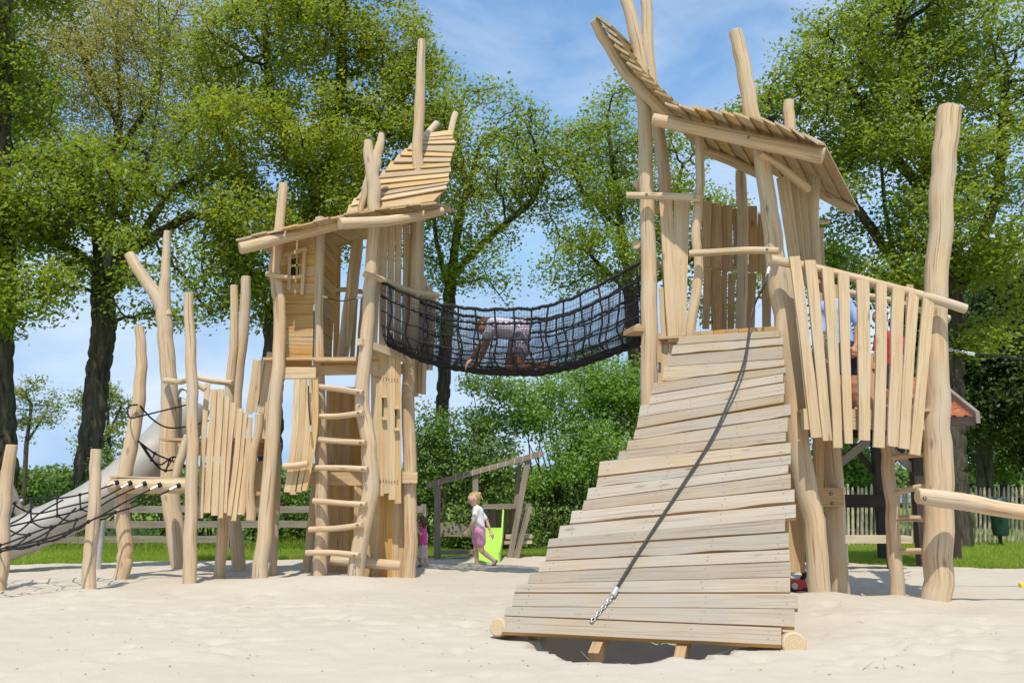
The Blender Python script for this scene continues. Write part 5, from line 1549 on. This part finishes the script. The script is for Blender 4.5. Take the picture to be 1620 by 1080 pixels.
PFY = 23.4
PFt = thing('picket_fence', 'pale chestnut picket fence along the lawn at the right', 'fence', (P(1560, 858, PFY).x, PFY, 0))
mbp = []
for k in range(64):
    x = 1328 + k * 7.2; 
    mb = MB(); r_ = random.uniform(1.9, 2.7)
    plt = P(x + random.uniform(-1.5, 1.5), 768 + random.uniform(-3, 4), PFY); plb = P(x, 868, PFY)
    mb.tube([plb, plb.lerp(plt, .93), plt], [r_ * mpp(PFY), r_ * mpp(PFY) * .9, r_ * mpp(PFY) * 0.45], 6, 0.04, 1, capm=0); mb.build('picket', M['picket'], PFt)
for yy in (785, 838):
    mb = MB(); mb.tube([P(1320, yy, PFY + .04), P(1560, yy + 1, PFY + .04), P(1800, yy, PFY + .04)], 0.012, 6, 0, 4, capm=0); mb.build('wire', M['chain'], PFt)
for x in (1333, 1511, 1660):
    mb = MB(); mb.tube([P(x, 872, PFY + .1), P(x, 772, PFY + .1)], 0.075, 10, .04, 3); mb.build('post', M['picket'], PFt)
# bin
bp = P(1584, 850, 22.4)
BN = thing('litter_bin', 'dark green litter bin on a post in front of the picket fence', 'bin', (bp.x, bp.y, 0))
mb = MB(); z0, z1 = P(1584, 846, 22.4).z, P(1584, 792, 22.4).z
mb.tube([V((bp.x, bp.y, z0)), V((bp.x, bp.y, z0 + .05)), V((bp.x, bp.y, z1 - .08)), V((bp.x, bp.y, z1))], [0.17, 0.19, 0.225, 0.225], 18, 0, 1, capm=0); mb.build('body', M['greenbin'], BN)
mb = MB(); mb.tube([V((bp.x, bp.y, z1 - .01)), V((bp.x, bp.y, z1 + .05)), V((bp.x, bp.y, z1 + .09))], [0.245, 0.24, 0.12], 18, 0, 1, capm=0); mb.build('lid', M['greenbin'], BN)
mb = MB(); mb.tube([V((bp.x, bp.y + .05, -.2)), V((bp.x, bp.y + .05, z0 + .1))], 0.05, 8, 0, 1, capm=0); mb.build('post', M['darkwood'], BN)


# cars beyond the fence
def car(cx, cy, z, paint, label, rot):
    t = thing('parked_car', label, 'car', (cx, cy, z)); Mx = Matrix.Rotation(rot, 3, 'Z')
    T = lambda x, y, zz: Mx @ V((x, y, zz)) + V((cx, cy, z))
    prof = [(-2.1, .35), (-2.12, .75), (-1.9, .92), (-1.3, 1.0), (-.75, 1.42), (.55, 1.46), (1.2, 1.02), (1.95, .88), (2.1, .65), (2.08, .35)]
    mb = MB(); n = len(prof)
    for s_ in (-1, 1):
        pass
    L = mb.addv([T(x, -.85 * (.86 if zz > 1.1 else 1), zz) for x, zz in prof]); Rr = mb.addv([T(x, .85 * (.86 if zz > 1.1 else 1), zz) for x, zz in prof])
    for i in range(n):
        j = (i + 1) % n; mb.face((L + i, L + j, Rr + j, Rr + i), None, 0, False)
    mb.face([L + i for i in range(n)][::-1]); mb.face([Rr + i for i in range(n)])
    mb.build('body', M[paint], t)
    for s_ in (-1, 1):
        for (q0, q1) in ((-1.15, -.1), (0.0, 1.0)):
            y_ = s_ * .80
            mb = MB(); mb.face([mb.addv([T(q0 + (.25 if q0 < -1 else 0), y_ * 1.03, 1.03)]), mb.addv([T(q1, y_ * 1.03, 1.03)]), mb.addv([T(q1 - (.4 if q1 > .5 else 0), y_ * .935, 1.38)]), mb.addv([T(q0 + (.5 if q0 < -1 else 0), y_ * .935, 1.38)])])
            o = mb.build('window', M['glass'], t); sm = o.modifiers.new('s', 'SOLIDIFY'); sm.thickness = .03; sm.offset = 0
        for wx in (-1.3, 1.3):
            mb = MB(); mb.tube([T(wx, s_ * .72, .32), T(wx, s_ * .9, .32)], .32, 18, 0, 1, capm=0); w_ = mb.build('wheel', M['blackplastic'], t)
            mb = MB(); mb.tube([T(wx, s_ * .89, .32), T(wx, s_ * .915, .32)], .19, 14, 0, 1, capm=0); mb.build('rim', M['ferrule'], w_)


p = P(1604, 778, 86); car(p.x, 86, 0.05, 'carblue', 'blue parked car behind the picket fence at the right edge', 0.1)
p = P(1428, 778, 70); car(p.x, 70, 0.05, 'carsilver', 'silver parked car glimpsed under the shelter roof', 0.0)
sg = thing('notice_board', 'small red and white notice behind the shelter post', 'sign', tuple(P(1466, 806, 22.9)))
mb = MB(); mb.box(P(1466, 802, 22.9), 0.28, 0.02, 0.34); mb.build('panel', M['white'], sg)
mb = MB(); mb.box(P(1466, 801, 22.885), 0.22, 0.01, 0.10); mb.build('red_stripe', M['toyred'], sg)
mb = MB(); mb.box(P(1466, 830, 22.95), 0.05, 0.05, 0.9); mb.build('post', M['oldwood'], sg)

# ------------------------------------------------------------------ tiled picnic shelter
EY = 15.6
ez = P(1500, 661, EY).z; ex1 = P(1540, 660, EY).x; ex0 = ex1 - 3.3; RY = 17.3; rz = ez + 0.92
SH = thing('picnic_shelter', 'dark timber picnic shelter with an orange tiled roof behind the balcony', 'shelter', ((ex0 + ex1) / 2, RY, 0))
mb = MB()
nr, nc = 13, 15
for sgn in (-1, 1):
    for i in range(nr):
        for j in range(nc):
            f0, f1 = i / nr, (i + 1.12) / nr
            yy = lambda f: RY + sgn * (RY - EY) * (1 - f); zz = lambda f: ez + (rz - ez) * f
            x0 = ex0 + (ex1 - ex0) * j / nc; x1 = ex0 + (ex1 - ex0) * (j + 1) / nc; xm = (x0 + x1) / 2
            lift = 0.035
            pts = [V((x0, yy(f0), zz(f0) + lift)), V((xm - .02, yy(f0), zz(f0) + lift + .045)), V((x1, yy(f0), zz(f0) + lift))]
            pt2 = [V((x0, yy(f1), zz(f1) + .005)), V((xm - .02, yy(f1), zz(f1) + .05)), V((x1, yy(f1), zz(f1) + .005))]
            b0 = mb.addv(pts + pt2 + [q - V((0, 0, .03)) for q in pts])
            for k in range(2):
                mb.face((b0 + k, b0 + k + 1, b0 + 4 + k, b0 + 3 + k) if sgn < 0 else (b0 + 3 + k, b0 + 4 + k, b0 + k + 1, b0 + k), None, 0, False)
                mb.face((b0 + k, b0 + 6 + k, b0 + 7 + k, b0 + k + 1), None, 0, False)
roof = mb.build('roof', M['tile'], SH)
mb = MB()
for sgn in (-1, 1): mb.board(V(((ex0 + ex1) / 2, RY + sgn * (RY - EY), ez - .02)), V(((ex0 + ex1) / 2, RY, rz - .02)), ex1 - ex0 - .06, ex1 - ex0 - .06, V((1, 0, 0)), 0.02, 0, 2)
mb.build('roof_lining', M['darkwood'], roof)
for x in (ex0 - .03, ex1 + .03):
    for sgn in (-1, 1):
        mb = MB(); a = V((x, RY + sgn * (RY - EY + .1), ez - .01)); c = V((x, RY, rz + .055)); d_ = V((0.035, 0, 0))
        mb.strip([a - V((0, 0, .09)) - d_, c - V((0, 0, .09)) - d_], [a + V((0, 0, .11)) - d_, c + V((0, 0, .11)) - d_], d_ * 2); mb.build('bargeboard', M['oldwood'], SH)
for sgn in (-1, 1):
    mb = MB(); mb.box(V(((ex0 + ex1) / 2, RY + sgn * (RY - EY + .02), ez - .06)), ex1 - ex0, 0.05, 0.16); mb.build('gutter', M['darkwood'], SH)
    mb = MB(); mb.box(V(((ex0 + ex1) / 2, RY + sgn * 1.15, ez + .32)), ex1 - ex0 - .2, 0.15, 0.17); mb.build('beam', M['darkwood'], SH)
fy, by = RY - 1.15, RY + 1.15
xA, xB = P(1322, 760, fy).x, P(1453, 760, fy).x
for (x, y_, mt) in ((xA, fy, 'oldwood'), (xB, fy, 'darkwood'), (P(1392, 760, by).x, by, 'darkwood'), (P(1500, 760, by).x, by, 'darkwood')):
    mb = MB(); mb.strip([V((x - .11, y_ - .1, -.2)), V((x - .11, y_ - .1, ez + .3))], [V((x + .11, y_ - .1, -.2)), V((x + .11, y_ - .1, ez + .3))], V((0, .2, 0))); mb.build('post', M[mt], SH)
for (a, c, Yq) in (((1323, 738), (1376, 695), fy - .02), ((1447, 742), (1412, 712), fy - .02), ((1449, 745), (1466, 712), fy - .06), ((1380, 742), (1345, 695), by), ((1404, 742), (1440, 695), by)):
    mb = MB(); A0, B0 = P(a[0], a[1], Yq), P(c[0], c[1], Yq); d_ = V((0, 0, .085)); mb.strip([A0 - d_, B0 - d_], [A0 + d_, B0 + d_], V((0, .1, 0))); mb.build('brace', M['oldwood'] if Yq < RY else M['darkwood'], SH)
TB = thing('bench', 'plain grey plank bench in front of the tiled shelter', 'bench', (P(1385, 855, 15.2).x, 15.2, 0))
tx0, tx1 = P(1290, 855, 15.2).x, P(1440, 855, 15.2).x; tz = P(1385, 853, 15.2).z
mb = MB(); mb.box(V(((tx0 + tx1) / 2, 15.3, tz)), tx1 - tx0, 0.34, 0.12); mb.build('seat', M['picket'], TB)
for x in (tx0 + .25, tx1 - .25):
    mb = MB(); mb.box(V((x, 15.3, (tz - .06 - .15) / 2)), 0.14, 0.28, tz + .09); mb.build('leg', M['darkwood'], TB)
mb = MB(); mb.box(V((P(1362, 792, 18.3).x, 18.3, P(1362, 792, 18.3).z)), 0.95, 0.06, 0.26); mb.build('bench_backrest', M['darkwood'], SH)  # backrest of a separate bench farther back, built as a shelter part

# far house
p = P(48, 768, 120)
HS = thing('house', 'low brick house with a long grey roof on the far left horizon', 'house', (p.x, 120, 0))
w_ = 52 * mpp(120); z0 = P(48, 766, 120).z; z1 = P(48, 744, 120).z
mb = MB(); mb.box(V((p.x, 123, z0 / 2)), w_, 6, z0); mb.build('wall', M['housewall'], HS)
mb = MB(); mb.strip([V((p.x - w_ * .56, 119.5, z0 - .1)), V((p.x + w_ * .56, 119.5, z0 - .1))], [V((p.x - w_ * .5, 123, z1)), V((p.x + w_ * .46, 123, z1))], V((0, .1, -.25)))
mb.strip([V((p.x - w_ * .5, 123.1, z1)), V((p.x + w_ * .46, 123.1, z1))], [V((p.x - w_ * .56, 126.6, z0 - .1)), V((p.x + w_ * .56, 126.6, z0 - .1))], V((0, -.1, -.25)))
rf = mb.build('roof', M['houseroof'], HS)
for dx in (-.2, .12, .22):
    mb = MB(); mb.box(V((p.x + w_ * dx, 120.9, z0 + (z1 - z0) * .42)), 0.8, 0.12, 0.7, (-0.55, 0, 0)); mb.build('skylight', M['carsilver'], rf)
for dx in (-.3, .1, .35):
    mb = MB(); mb.box(V((p.x + w_ * dx, 119.98, z0 * .55)), 1.2, 0.06, 1.3); mb.build('window', M['glass'], HS)
# ------------------------------------------------------------------ people: one continuous surface per body
def sdf_mesh(name, caps, h, mat, parent, k=0.02, cut=None, smooth_it=2):
    """caps: (a, b, ra, rb[, blend]) rounded cones merged into one skin; cut: list of (point, normal) planes that trim it"""
    A = np.array([[*c[0]] for c in caps]); B = np.array([[*c[1]] for c in caps])
    rmax = max(max(c[2], c[3]) for c in caps) + 0.03
    lo = np.minimum(A, B).min(0) - rmax; hi = np.maximum(A, B).max(0) + rmax
    n = np.ceil((hi - lo) / h).astype(int) + 1
    F = np.full(n, 1.0, dtype=np.float32)
    ax = [lo[i] + h * np.arange(n[i]) for i in range(3)]
    for c in caps:
        a = np.array(c[0], float); b = np.array(c[1], float); ra, rb = c[2], c[3]; kk = c[4] if len(c) > 4 else k
        m = max(ra, rb) + kk + 3 * h
        l = np.minimum(a, b) - m; u = np.maximum(a, b) + m
        i0 = np.clip(((l - lo) / h).astype(int), 0, n - 1); i1 = np.clip(((u - lo) / h).astype(int) + 2, 1, n)
        X, Y, Z = np.meshgrid(ax[0][i0[0]:i1[0]], ax[1][i0[1]:i1[1]], ax[2][i0[2]:i1[2]], indexing='ij')
        d = b - a; dd = max(1e-9, d.dot(d))
        t = np.clip(((X - a[0]) * d[0] + (Y - a[1]) * d[1] + (Z - a[2]) * d[2]) / dd, 0, 1)
        dist = np.sqrt((X - a[0] - t * d[0]) ** 2 + (Y - a[1] - t * d[1]) ** 2 + (Z - a[2] - t * d[2]) ** 2) - (ra + (rb - ra) * t)
        S = F[i0[0]:i1[0], i0[1]:i1[1], i0[2]:i1[2]]
        hh = np.maximum(kk - np.abs(S - dist), 0) / kk
        F[i0[0]:i1[0], i0[1]:i1[1], i0[2]:i1[2]] = np.minimum(S, dist) - hh * hh * kk * 0.25
    if cut:
        X, Y, Z = np.meshgrid(*ax, indexing='ij')
        for p, nn in cut:
            F = np.maximum(F, (X - p[0]) * nn[0] + (Y - p[1]) * nn[1] + (Z - p[2]) * nn[2])
    co, q = surface_nets(F, lo, h)
    # light smoothing
    for _ in range(smooth_it):
        acc = np.zeros_like(co); cnt = np.zeros(len(co))
        for i in range(4):
            j = (i + 1) % 4
            np.add.at(acc, q[:, i], co[q[:, j]]); np.add.at(cnt, q[:, i], 1)
            np.add.at(acc, q[:, j], co[q[:, i]]); np.add.at(cnt, q[:, j], 1)
        co = co * 0.55 + acc / np.maximum(cnt, 1)[:, None] * 0.45
    return link(name, mesh_np(name, co, q, mat, True), parent)


def surface_nets(F, lo, h):
    ins = F < 0
    nx, ny, nz = F.shape
    acc = np.zeros((nx - 1, ny - 1, nz - 1, 3)); cnt = np.zeros((nx - 1, ny - 1, nz - 1))
    corners = [(i, j, k) for i in (0, 1) for j in (0, 1) for k in (0, 1)]
    sl = lambda c: F[c[0]:nx - 1 + c[0], c[1]:ny - 1 + c[1], c[2]:nz - 1 + c[2]]
    for c0 in corners:
        for a in range(3):
            if c0[a] == 0:
                c1 = list(c0); c1[a] = 1
                f0, f1 = sl(c0), sl(c1); x = (f0 < 0) != (f1 < 0)
                t = np.where(x, f0 / np.where(x, f0 - f1, 1), 0)
                for d in range(3):
                    acc[..., d] += np.where(x, c0[d] + (t if d == a else 0), 0)
                cnt += x
    act = cnt > 0
    idx = np.full(act.shape, -1); idx[act] = np.arange(act.sum())
    ijk = np.argwhere(act)
    co = (ijk + acc[act] / cnt[act][:, None]) * h + lo
    qs = []
    for a in range(3):
        b, c = (a + 1) % 3, (a + 2) % 3
        s0 = [slice(None)] * 3; s1 = [slice(None)] * 3; s0[a] = slice(0, -1); s1[a] = slice(1, None)
        x = ins[tuple(s0)] != ins[tuple(s1)]
        e = np.argwhere(x)
        ok = (e[:, b] > 0) & (e[:, c] > 0) & (e[:, b] < F.shape[b] - 1) & (e[:, c] < F.shape[c] - 1) & (e[:, a] < F.shape[a] - 1)
        e = e[ok]
        fl = ins[tuple(s0)][e[:, 0], e[:, 1], e[:, 2]]
        def at(db, dc):
            f = e.copy(); f[:, b] += db; f[:, c] += dc; return idx[f[:, 0], f[:, 1], f[:, 2]]
        q = np.stack([at(-1, -1), at(0, -1), at(0, 0), at(-1, 0)], 1)
        q[~fl] = q[~fl][:, ::-1]
        qs.append(q)
    q = np.concatenate(qs); q = q[(q >= 0).all(1)]
    return co, q


def hand_caps(wr, tip, side, s, curl=0.5):
    """palm, four fingers of unequal length with a knuckle bend, and a thumb off the side of the palm"""
    d = (tip - wr).normalized(); side = (side - d * side.dot(d)).normalized(); up = d.cross(side)
    L = 0.105 * s; out = []
    palm = wr + d * L * .5
    for q in (-1, 0, 1): out.append((wr + side * (.010 * s * q), wr + d * L * .5 + side * (.017 * s * q), .011 * s, .012 * s))
    for i, fl in enumerate((.40, .46, .43, .34)):
        r = side * ((1.5 - i) * .0115 * s); k0 = palm + r; k1 = k0 + (d * (1 - .3 * curl) + up * (.5 * curl)).normalized() * (L * fl * .62); k2 = k1 + (d * (1 - curl) + up * curl).normalized() * (L * fl * .6)
        out.append((k0, k1, .0068 * s, .006 * s, .004)); out.append((k1, k2, .006 * s, .005 * s, .004))
    t0 = wr + d * L * .22 + side * .02 * s; t1 = t0 + (d * .6 + side * .8).normalized() * L * .28; t2 = t1 + (d * .9 + side * .2 + up * .25).normalized() * L * .22
    out.append((t0, t1, .0085 * s, .007 * s, .005)); out.append((t1, t2, .007 * s, .0055 * s, .005))
    return out


def build_person(label, J, s, hs, skin, shirt, bottoms, hair, hair_style, lat, face, h=0.0075, sleeve=.75, short=.75, skirt=False, shoes='sandal', stout=1.0, belly=1.0, group=None, straps=None):
    """J: joints in world space; s stature m; hs head scale; lat: unit vector towards the figure's left; face: look direction"""
    g = V((J['pelvis'].x, J['pelvis'].y, min(J['anL'].z, J['anR'].z) - .04 * s))
    t = thing('person', label, 'person', tuple(g), group)
    hd, pv, ch, nk = J['head'], J['pelvis'], J['chest'], J['neck']
    face = face.normalized(); up = (hd - nk).normalized(); up = (up - face * up.dot(face) * .6).normalized(); sid = up.cross(face).normalized()
    HR = 0.066 * s * hs
    spine = (ch - pv).normalized()
    caps = []
    for q in (-1, 1):
        caps.append((pv + lat * (q * .040 * s), pv.lerp(ch, .5) + lat * (q * .032 * s), .060 * s * stout, .052 * s * belly * stout))
        caps.append((pv.lerp(ch, .5) + lat * (q * .032 * s), ch + lat * (q * .045 * s), .052 * s * belly * stout, .056 * s * stout))
    torso = list(caps)
    caps.append((J['shL'], J['shR'], .032 * s, .032 * s, .04)); caps.append((ch, nk, .05 * s, .026 * s, .03))
    caps.append((nk, hd - up * HR * .6, .026 * s, .027 * s, .02))
    # head: skull, jaw, brow, nose, chin, ears
    head = [(hd + up * HR * .25 - face * HR * .18, hd + up * HR * .18 + face * HR * .12, HR * .98, HR * .92, .02), (hd - up * HR * .45 + face * HR * .25, hd - up * HR * .75 + face * HR * .48, HR * .62, HR * .40, .02),
            (hd + face * HR * .85 + up * HR * .02, hd + face * HR * 1.08 - up * HR * .22, HR * .10, HR * .16, .012), (hd - up * HR * .52 + face * HR * .86, hd - up * HR * .52 + face * HR * .9, HR * .14, HR * .14, .012)]
    for q in (-1, 1): head.append((hd + sid * (q * HR * .93) - face * HR * .15 + up * HR * .12, hd + sid * (q * HR * .97) - face * HR * .12 - up * HR * .2, HR * .17, HR * .12, .008))
    caps += head
    arms = {}
    for q in 'LR':
        sh, el, wr, hn = J['sh' + q], J['el' + q], J['wr' + q], J['hn' + q]
        caps += [(sh, el, .030 * s, .0235 * s, .02), (el, el.lerp(wr, .35), .0235 * s, .0235 * s, .01), (el.lerp(wr, .35), wr, .0235 * s, .016 * s, .01)]
        side = J.get('th' + q, face)
        caps += hand_caps(wr, hn, side, s * 1.05)
        hp, kn, an, to = J['hip' + q], J['kn' + q], J['an' + q], J['to' + q]
        caps += [(hp, kn, .054 * s, .035 * s, .03), (kn, kn.lerp(an, .35), .035 * s, .036 * s, .012), (kn.lerp(an, .35), an, .036 * s, .022 * s, .012)]
        hl = an - (to - an).normalized() * .018 * s
        caps += [(an, an + (to - an) * .25, .022 * s, .022 * s, .012), (hl, to, .021 * s, .015 * s, .012)]
    body = sdf_mesh('body', caps, h, M[skin], t, 0.02)
    # clothes
    g_ = .012 * s
    sc = [(a, b, ra + g_, rb + g_) for (a, b, ra, rb) in [c[:4] for c in torso]] + [(J['shL'], J['shR'], .032 * s + g_, .032 * s + g_, .04), (ch, ch.lerp(nk, .75), .05 * s + g_ * .6, .032 * s, .03)]
    for q in 'LR':
        e = J['sh' + q].lerp(J['el' + q], sleeve); sc.append((J['sh' + q], e, .034 * s + g_ * .5, .031 * s + g_ * .7, .02))
    cutp = [(tuple(pv + spine * (.0 * s)), tuple(-spine))]
    sdf_mesh('shirt', sc, h, M[shirt], t, 0.025, cut=cutp)
    bt = []
    g2 = .015 * s
    for q in (-1, 1): bt.append((pv + lat * (q * .040 * s) - spine * .01 * s, pv.lerp(ch, .3) + lat * (q * .034 * s), .062 * s * stout + g2 * .8, .052 * s * stout + g2))
    if skirt:
        m_ = (J['knL'] + J['knR']) / 2; dn = (m_ - pv).normalized()
        for q in (-1, 0, 1): bt.append((pv + lat * (q * .035 * s), pv + dn * .20 * s + lat * (q * .075 * s), .065 * s, .075 * s, .03))
        cutb = [(tuple(pv + dn * .19 * s), tuple(dn)), (tuple(pv + spine * .10 * s), tuple(spine))]
    else:
        for q in 'LR':
            e = J['hip' + q].lerp(J['kn' + q], short); bt.append((J['hip' + q], e, .057 * s * stout + g2, .046 * s * stout + g2, .02))
        cutb = [(tuple(pv + spine * .085 * s), tuple(spine))]
    sdf_mesh('skirt' if skirt else 'shorts', bt, h, M[bottoms], t, 0.025, cut=cutb)
    if straps:
        st = []
        for q in (-1, 1):
            st.append((ch + lat * (q * .045 * s) + up * .05 * s - face * .03 * s, ch + lat * (q * .05 * s) - face * .066 * s - up * .02 * s, .011 * s, .011 * s)); st.append((ch + lat * (q * .05 * s) - face * .066 * s - up * .02 * s, pv.lerp(ch, .35) + lat * (q * .03 * s) - face * .075 * s, .011 * s, .011 * s))
            st.append((pv.lerp(ch, .4) + lat * (q * .085 * s), pv + lat * (q * .09 * s), .02 * s, .03 * s))
        sdf_mesh('straps', st, h, M[straps], t, 0.015)
    # hair
    hc = [(hd + up * HR * .36 - face * HR * .30, hd + up * HR * .42 + face * HR * .02, HR * .98, HR * .86, .02), (hd - face * HR * .45, hd - up * HR * .35 - face * HR * .45, HR * .75, HR * .60, .02)]
    if hair_style == 'bun': hc += [(hd + up * HR * .75 - face * HR * .95, hd + up * HR * .7 - face * HR * 1.2, HR * .34, HR * .36, .01), (hd + up * HR * .5 - face * HR * 1.25, hd - up * HR * .4 - face * HR * 1.45, HR * .2, HR * .12, .01)]
    if hair_style == 'curly':
        r = random.Random(5)
        for _ in range(46):
            v = V((r.gauss(0, 1), r.gauss(0, 1), r.gauss(0, 1))).normalized()
            if v.dot(face) > .25: continue
            c = hd + up * HR * .1 - face * HR * .15 + v * HR * 1.15; hc.append((c, c + v * .01, HR * .24, HR * .18, .008))
    if hair_style == 'hang': hc += [(hd - face * HR * .3 + up * HR * .5, hd + face * HR * .2 + up * HR * 1.3, HR * .8, HR * .25, .02)]
    sdf_mesh('hair', hc, h * .8, M[hair], t, 0.01)
    ey = MB()
    for q in (-1, 1): ey.ball(hd + face * HR * .93 + sid * (q * HR * .36) + up * HR * .06, HR * .10, 8)
    ey.build('eyes', M['eye'], t)
    lp = MB(); lp.tube([hd - up * HR * .52 + face * HR * .98 - sid * HR * .22, hd - up * HR * .53 + face * HR * 1.05, hd - up * HR * .52 + face * HR * .98 + sid * HR * .22], HR * .05, 6, 0, 3, capm=0); lp.build('mouth', M['lip'], t)
    if shoes:
        for q in 'LR':
            an, to = J['an' + q], J['to' + q]; d = (to - an).normalized(); hl = an - d * .018 * s
            dn = (V((0, 0, -1)) - d * V((0, 0, -1)).dot(d)).normalized()
            sdf_mesh('sandal', [(hl + dn * .016 * s, to + dn * .010 * s + d * .006 * s, .018 * s, .016 * s), (hl.lerp(to, .55) + lat * .012 * s, hl.lerp(to, .55) - lat * .012 * s, .019 * s, .019 * s)], h * .8, M[shoes], t, .01, cut=[(tuple(an + V((0, 0, .018 * s)) if abs(d.z) < .5 else hl.lerp(to, .5) - dn * .018 * s), tuple(-dn))])
    return t


def joints(Y, d):
    return {k: P(v[0], v[1], Y + (v[2] if len(v) > 2 else 0)) for k, v in d.items()}


cr = lambda x, y, dy=0.0: (620 + x / 4.5, 680 + y / 4.5, dy)
# the girl walking left
gy = G(757, 899).y
Jg = joints(gy, dict(head=cr(584, 492), neck=cr(603, 540), chest=cr(612, 582), pelvis=cr(622, 700), shL=cr(602, 562, -.13), shR=cr(616, 562, .13), elL=cr(578, 650, -.19), wrL=cr(543, 712, -.17), hnL=cr(515, 745, -.16),
            elR=cr(676, 650, .20), wrR=cr(702, 722, .20), hnR=cr(724, 765, .19), hipL=cr(624, 722, -.07), hipR=cr(616, 722, .07), knR=cr(596, 845, .08), anR=cr(610, 972, .07), toR=cr(577, 994, .07),
            knL=cr(640, 858, -.07), anL=cr(733, 935, -.06), toL=cr(706, 990, -.05), thL=(0, 0, 0), thR=(0, 0, 0)))
Jg['thL'] = V((-.6, .6, .2)); Jg['thR'] = V((-.8, -.5, 0))
build_person('young girl in a white t-shirt and pink shorts striding left past the lime slide', Jg, 1.24, 1.22, 'skin', 'white', 'pink', 'blond', 'bun', V((0, -1, 0)), V((-1, -0.12, -.22)), short=.55, stout=1.22)
# the toddler behind the right hand tower post
ty_ = G(668, 902).y
Jt = joints(ty_, dict(head=cr(208, 662), neck=cr(226, 704), chest=cr(226, 735), pelvis=cr(226, 835), shL=cr(220, 716, -.09), shR=cr(228, 716, .09), elL=cr(205, 742, -.12), wrL=cr(184, 712, -.10), hnL=cr(170, 694, -.09),
            elR=cr(205, 738, .12), wrR=cr(182, 716, .12), hnR=cr(168, 700, .12), hipL=cr(236, 852, -.05), hipR=cr(218, 852, .05), knL=cr(243, 925, -.05), anL=cr(262, 985, -.05), toL=cr(240, 1002, -.05),
            knR=cr(192, 905, .06), anR=cr(208, 955, .07), toR=cr(180, 970, .07)))
Jt['thL'] = V((0, .5, .8)); Jt['thR'] = V((0, -.5, .8))
build_person('toddler with curly brown hair in a pink top holding on to the tower post', Jt, 0.88, 1.45, 'skin', 'hotpink', 'skirt', 'brownhair', 'curly', V((0, -1, 0)), V((-1, .35, -.1)), h=.0062, sleeve=.35, skirt=True, belly=1.15, straps='skirt')
# crawler in the net tunnel
cn = lambda x, y, dy=0.0: (700 + x / 7.364, 470 + y / 7.364, dy)
Jc = joints(13.12, dict(head=cn(505, 350), neck=cn(560, 352), chest=cn(615, 345), pelvis=cn(900, 385), shL=cn(560, 380, -.19), shR=cn(575, 370, .18), elL=cn(445, 555, -.19), wrL=cn(345, 715, -.13), hnL=cn(275, 782, -.12),
            elR=cn(500, 590, .22), wrR=cn(420, 760, .22), hnR=cn(345, 830, .22), hipL=cn(915, 430, -.12), hipR=cn(890, 430, .10), knL=cn(905, 810, -.16), anL=cn(1170, 775, -.16), toL=cn(1310, 800, -.15),
            knR=cn(775, 800, .14), anR=cn(1040, 800, .16), toR=cn(1180, 820, .18)))
Jc['thL'] = V((0, .9, .3)); Jc['thR'] = V((0, -.9, .3))
build_person('person in white top and purple patterned shorts crawling inside the net tunnel', Jc, 1.72, 1.0, 'tanskin', 'lilac', 'pattern', 'brownhair', 'hang', V((0, -1, 0)), V((-.75, 0, -.65)), h=.009, sleeve=.4, short=.5, shoes=None, stout=1.25)
# the two people behind the palings
f8b = lambda x, y, dy=0.0: (1200 + x / 3.176, 380 + y / 3.176, dy)
Jb = joints(11.85, dict(head=f8b(322, 212, .02), neck=f8b(345, 270), chest=f8b(380, 350), pelvis=f8b(435, 560), shL=f8b(330, 330, .05), shR=f8b(445, 310, -.05), elL=f8b(318, 470, .0), wrL=f8b(318, 580, -.18), hnL=f8b(310, 650, -.24),
            elR=f8b(500, 420, -.08), wrR=f8b(490, 530, -.2), hnR=f8b(480, 590, -.26), hipL=f8b(405, 575), hipR=f8b(465, 575), knL=f8b(400, 720, -.05), anL=f8b(400, 838), toL=f8b(390, 852, -.18), knR=f8b(478, 720, -.05), anR=f8b(485, 838), toR=f8b(490, 852, -.18)))
Jb['thL'] = V((1, 0, 0)); Jb['thR'] = V((-1, 0, 0))
build_person('adult in a light blue shirt stooping behind the left half of the balcony palings', Jb, 1.66, 1.0, 'tanskin', 'blue', 'navy', 'brownhair', 'short', V((-1, 0, 0)), V((-.5, .8, -.3)), h=.009, sleeve=.9, short=.55)
Jr = joints(11.75, dict(head=f8b(610, 395), neck=f8b(640, 455), chest=f8b(650, 500), pelvis=f8b(665, 650), shL=f8b(600, 485, -.05), shR=f8b(705, 480, .05), elL=f8b(590, 560, -.15), wrL=f8b(585, 630, -.22), hnL=f8b(580, 680, -.25),
            elR=f8b(745, 560, -.05), wrR=f8b(740, 640, -.1), hnR=f8b(735, 690, -.12), hipL=f8b(640, 670), hipR=f8b(690, 670), knL=f8b(632, 755, -.08), anL=f8b(640, 835), toL=f8b(625, 850, -.12), knR=f8b(695, 755, -.08), anR=f8b(700, 835), toR=f8b(690, 850, -.12)))
Jr['thL'] = V((1, 0, 0)); Jr['thR'] = V((-1, 0, 0))
build_person('child in a red shirt standing behind the right half of the balcony palings', Jr, 1.2, 1.2, 'tanskin', 'red', 'navy', 'brownhair', 'short', V((-.9, -.3, 0)), V((-.8, -.5, -.1)), h=.0085, sleeve=.8, short=.7)
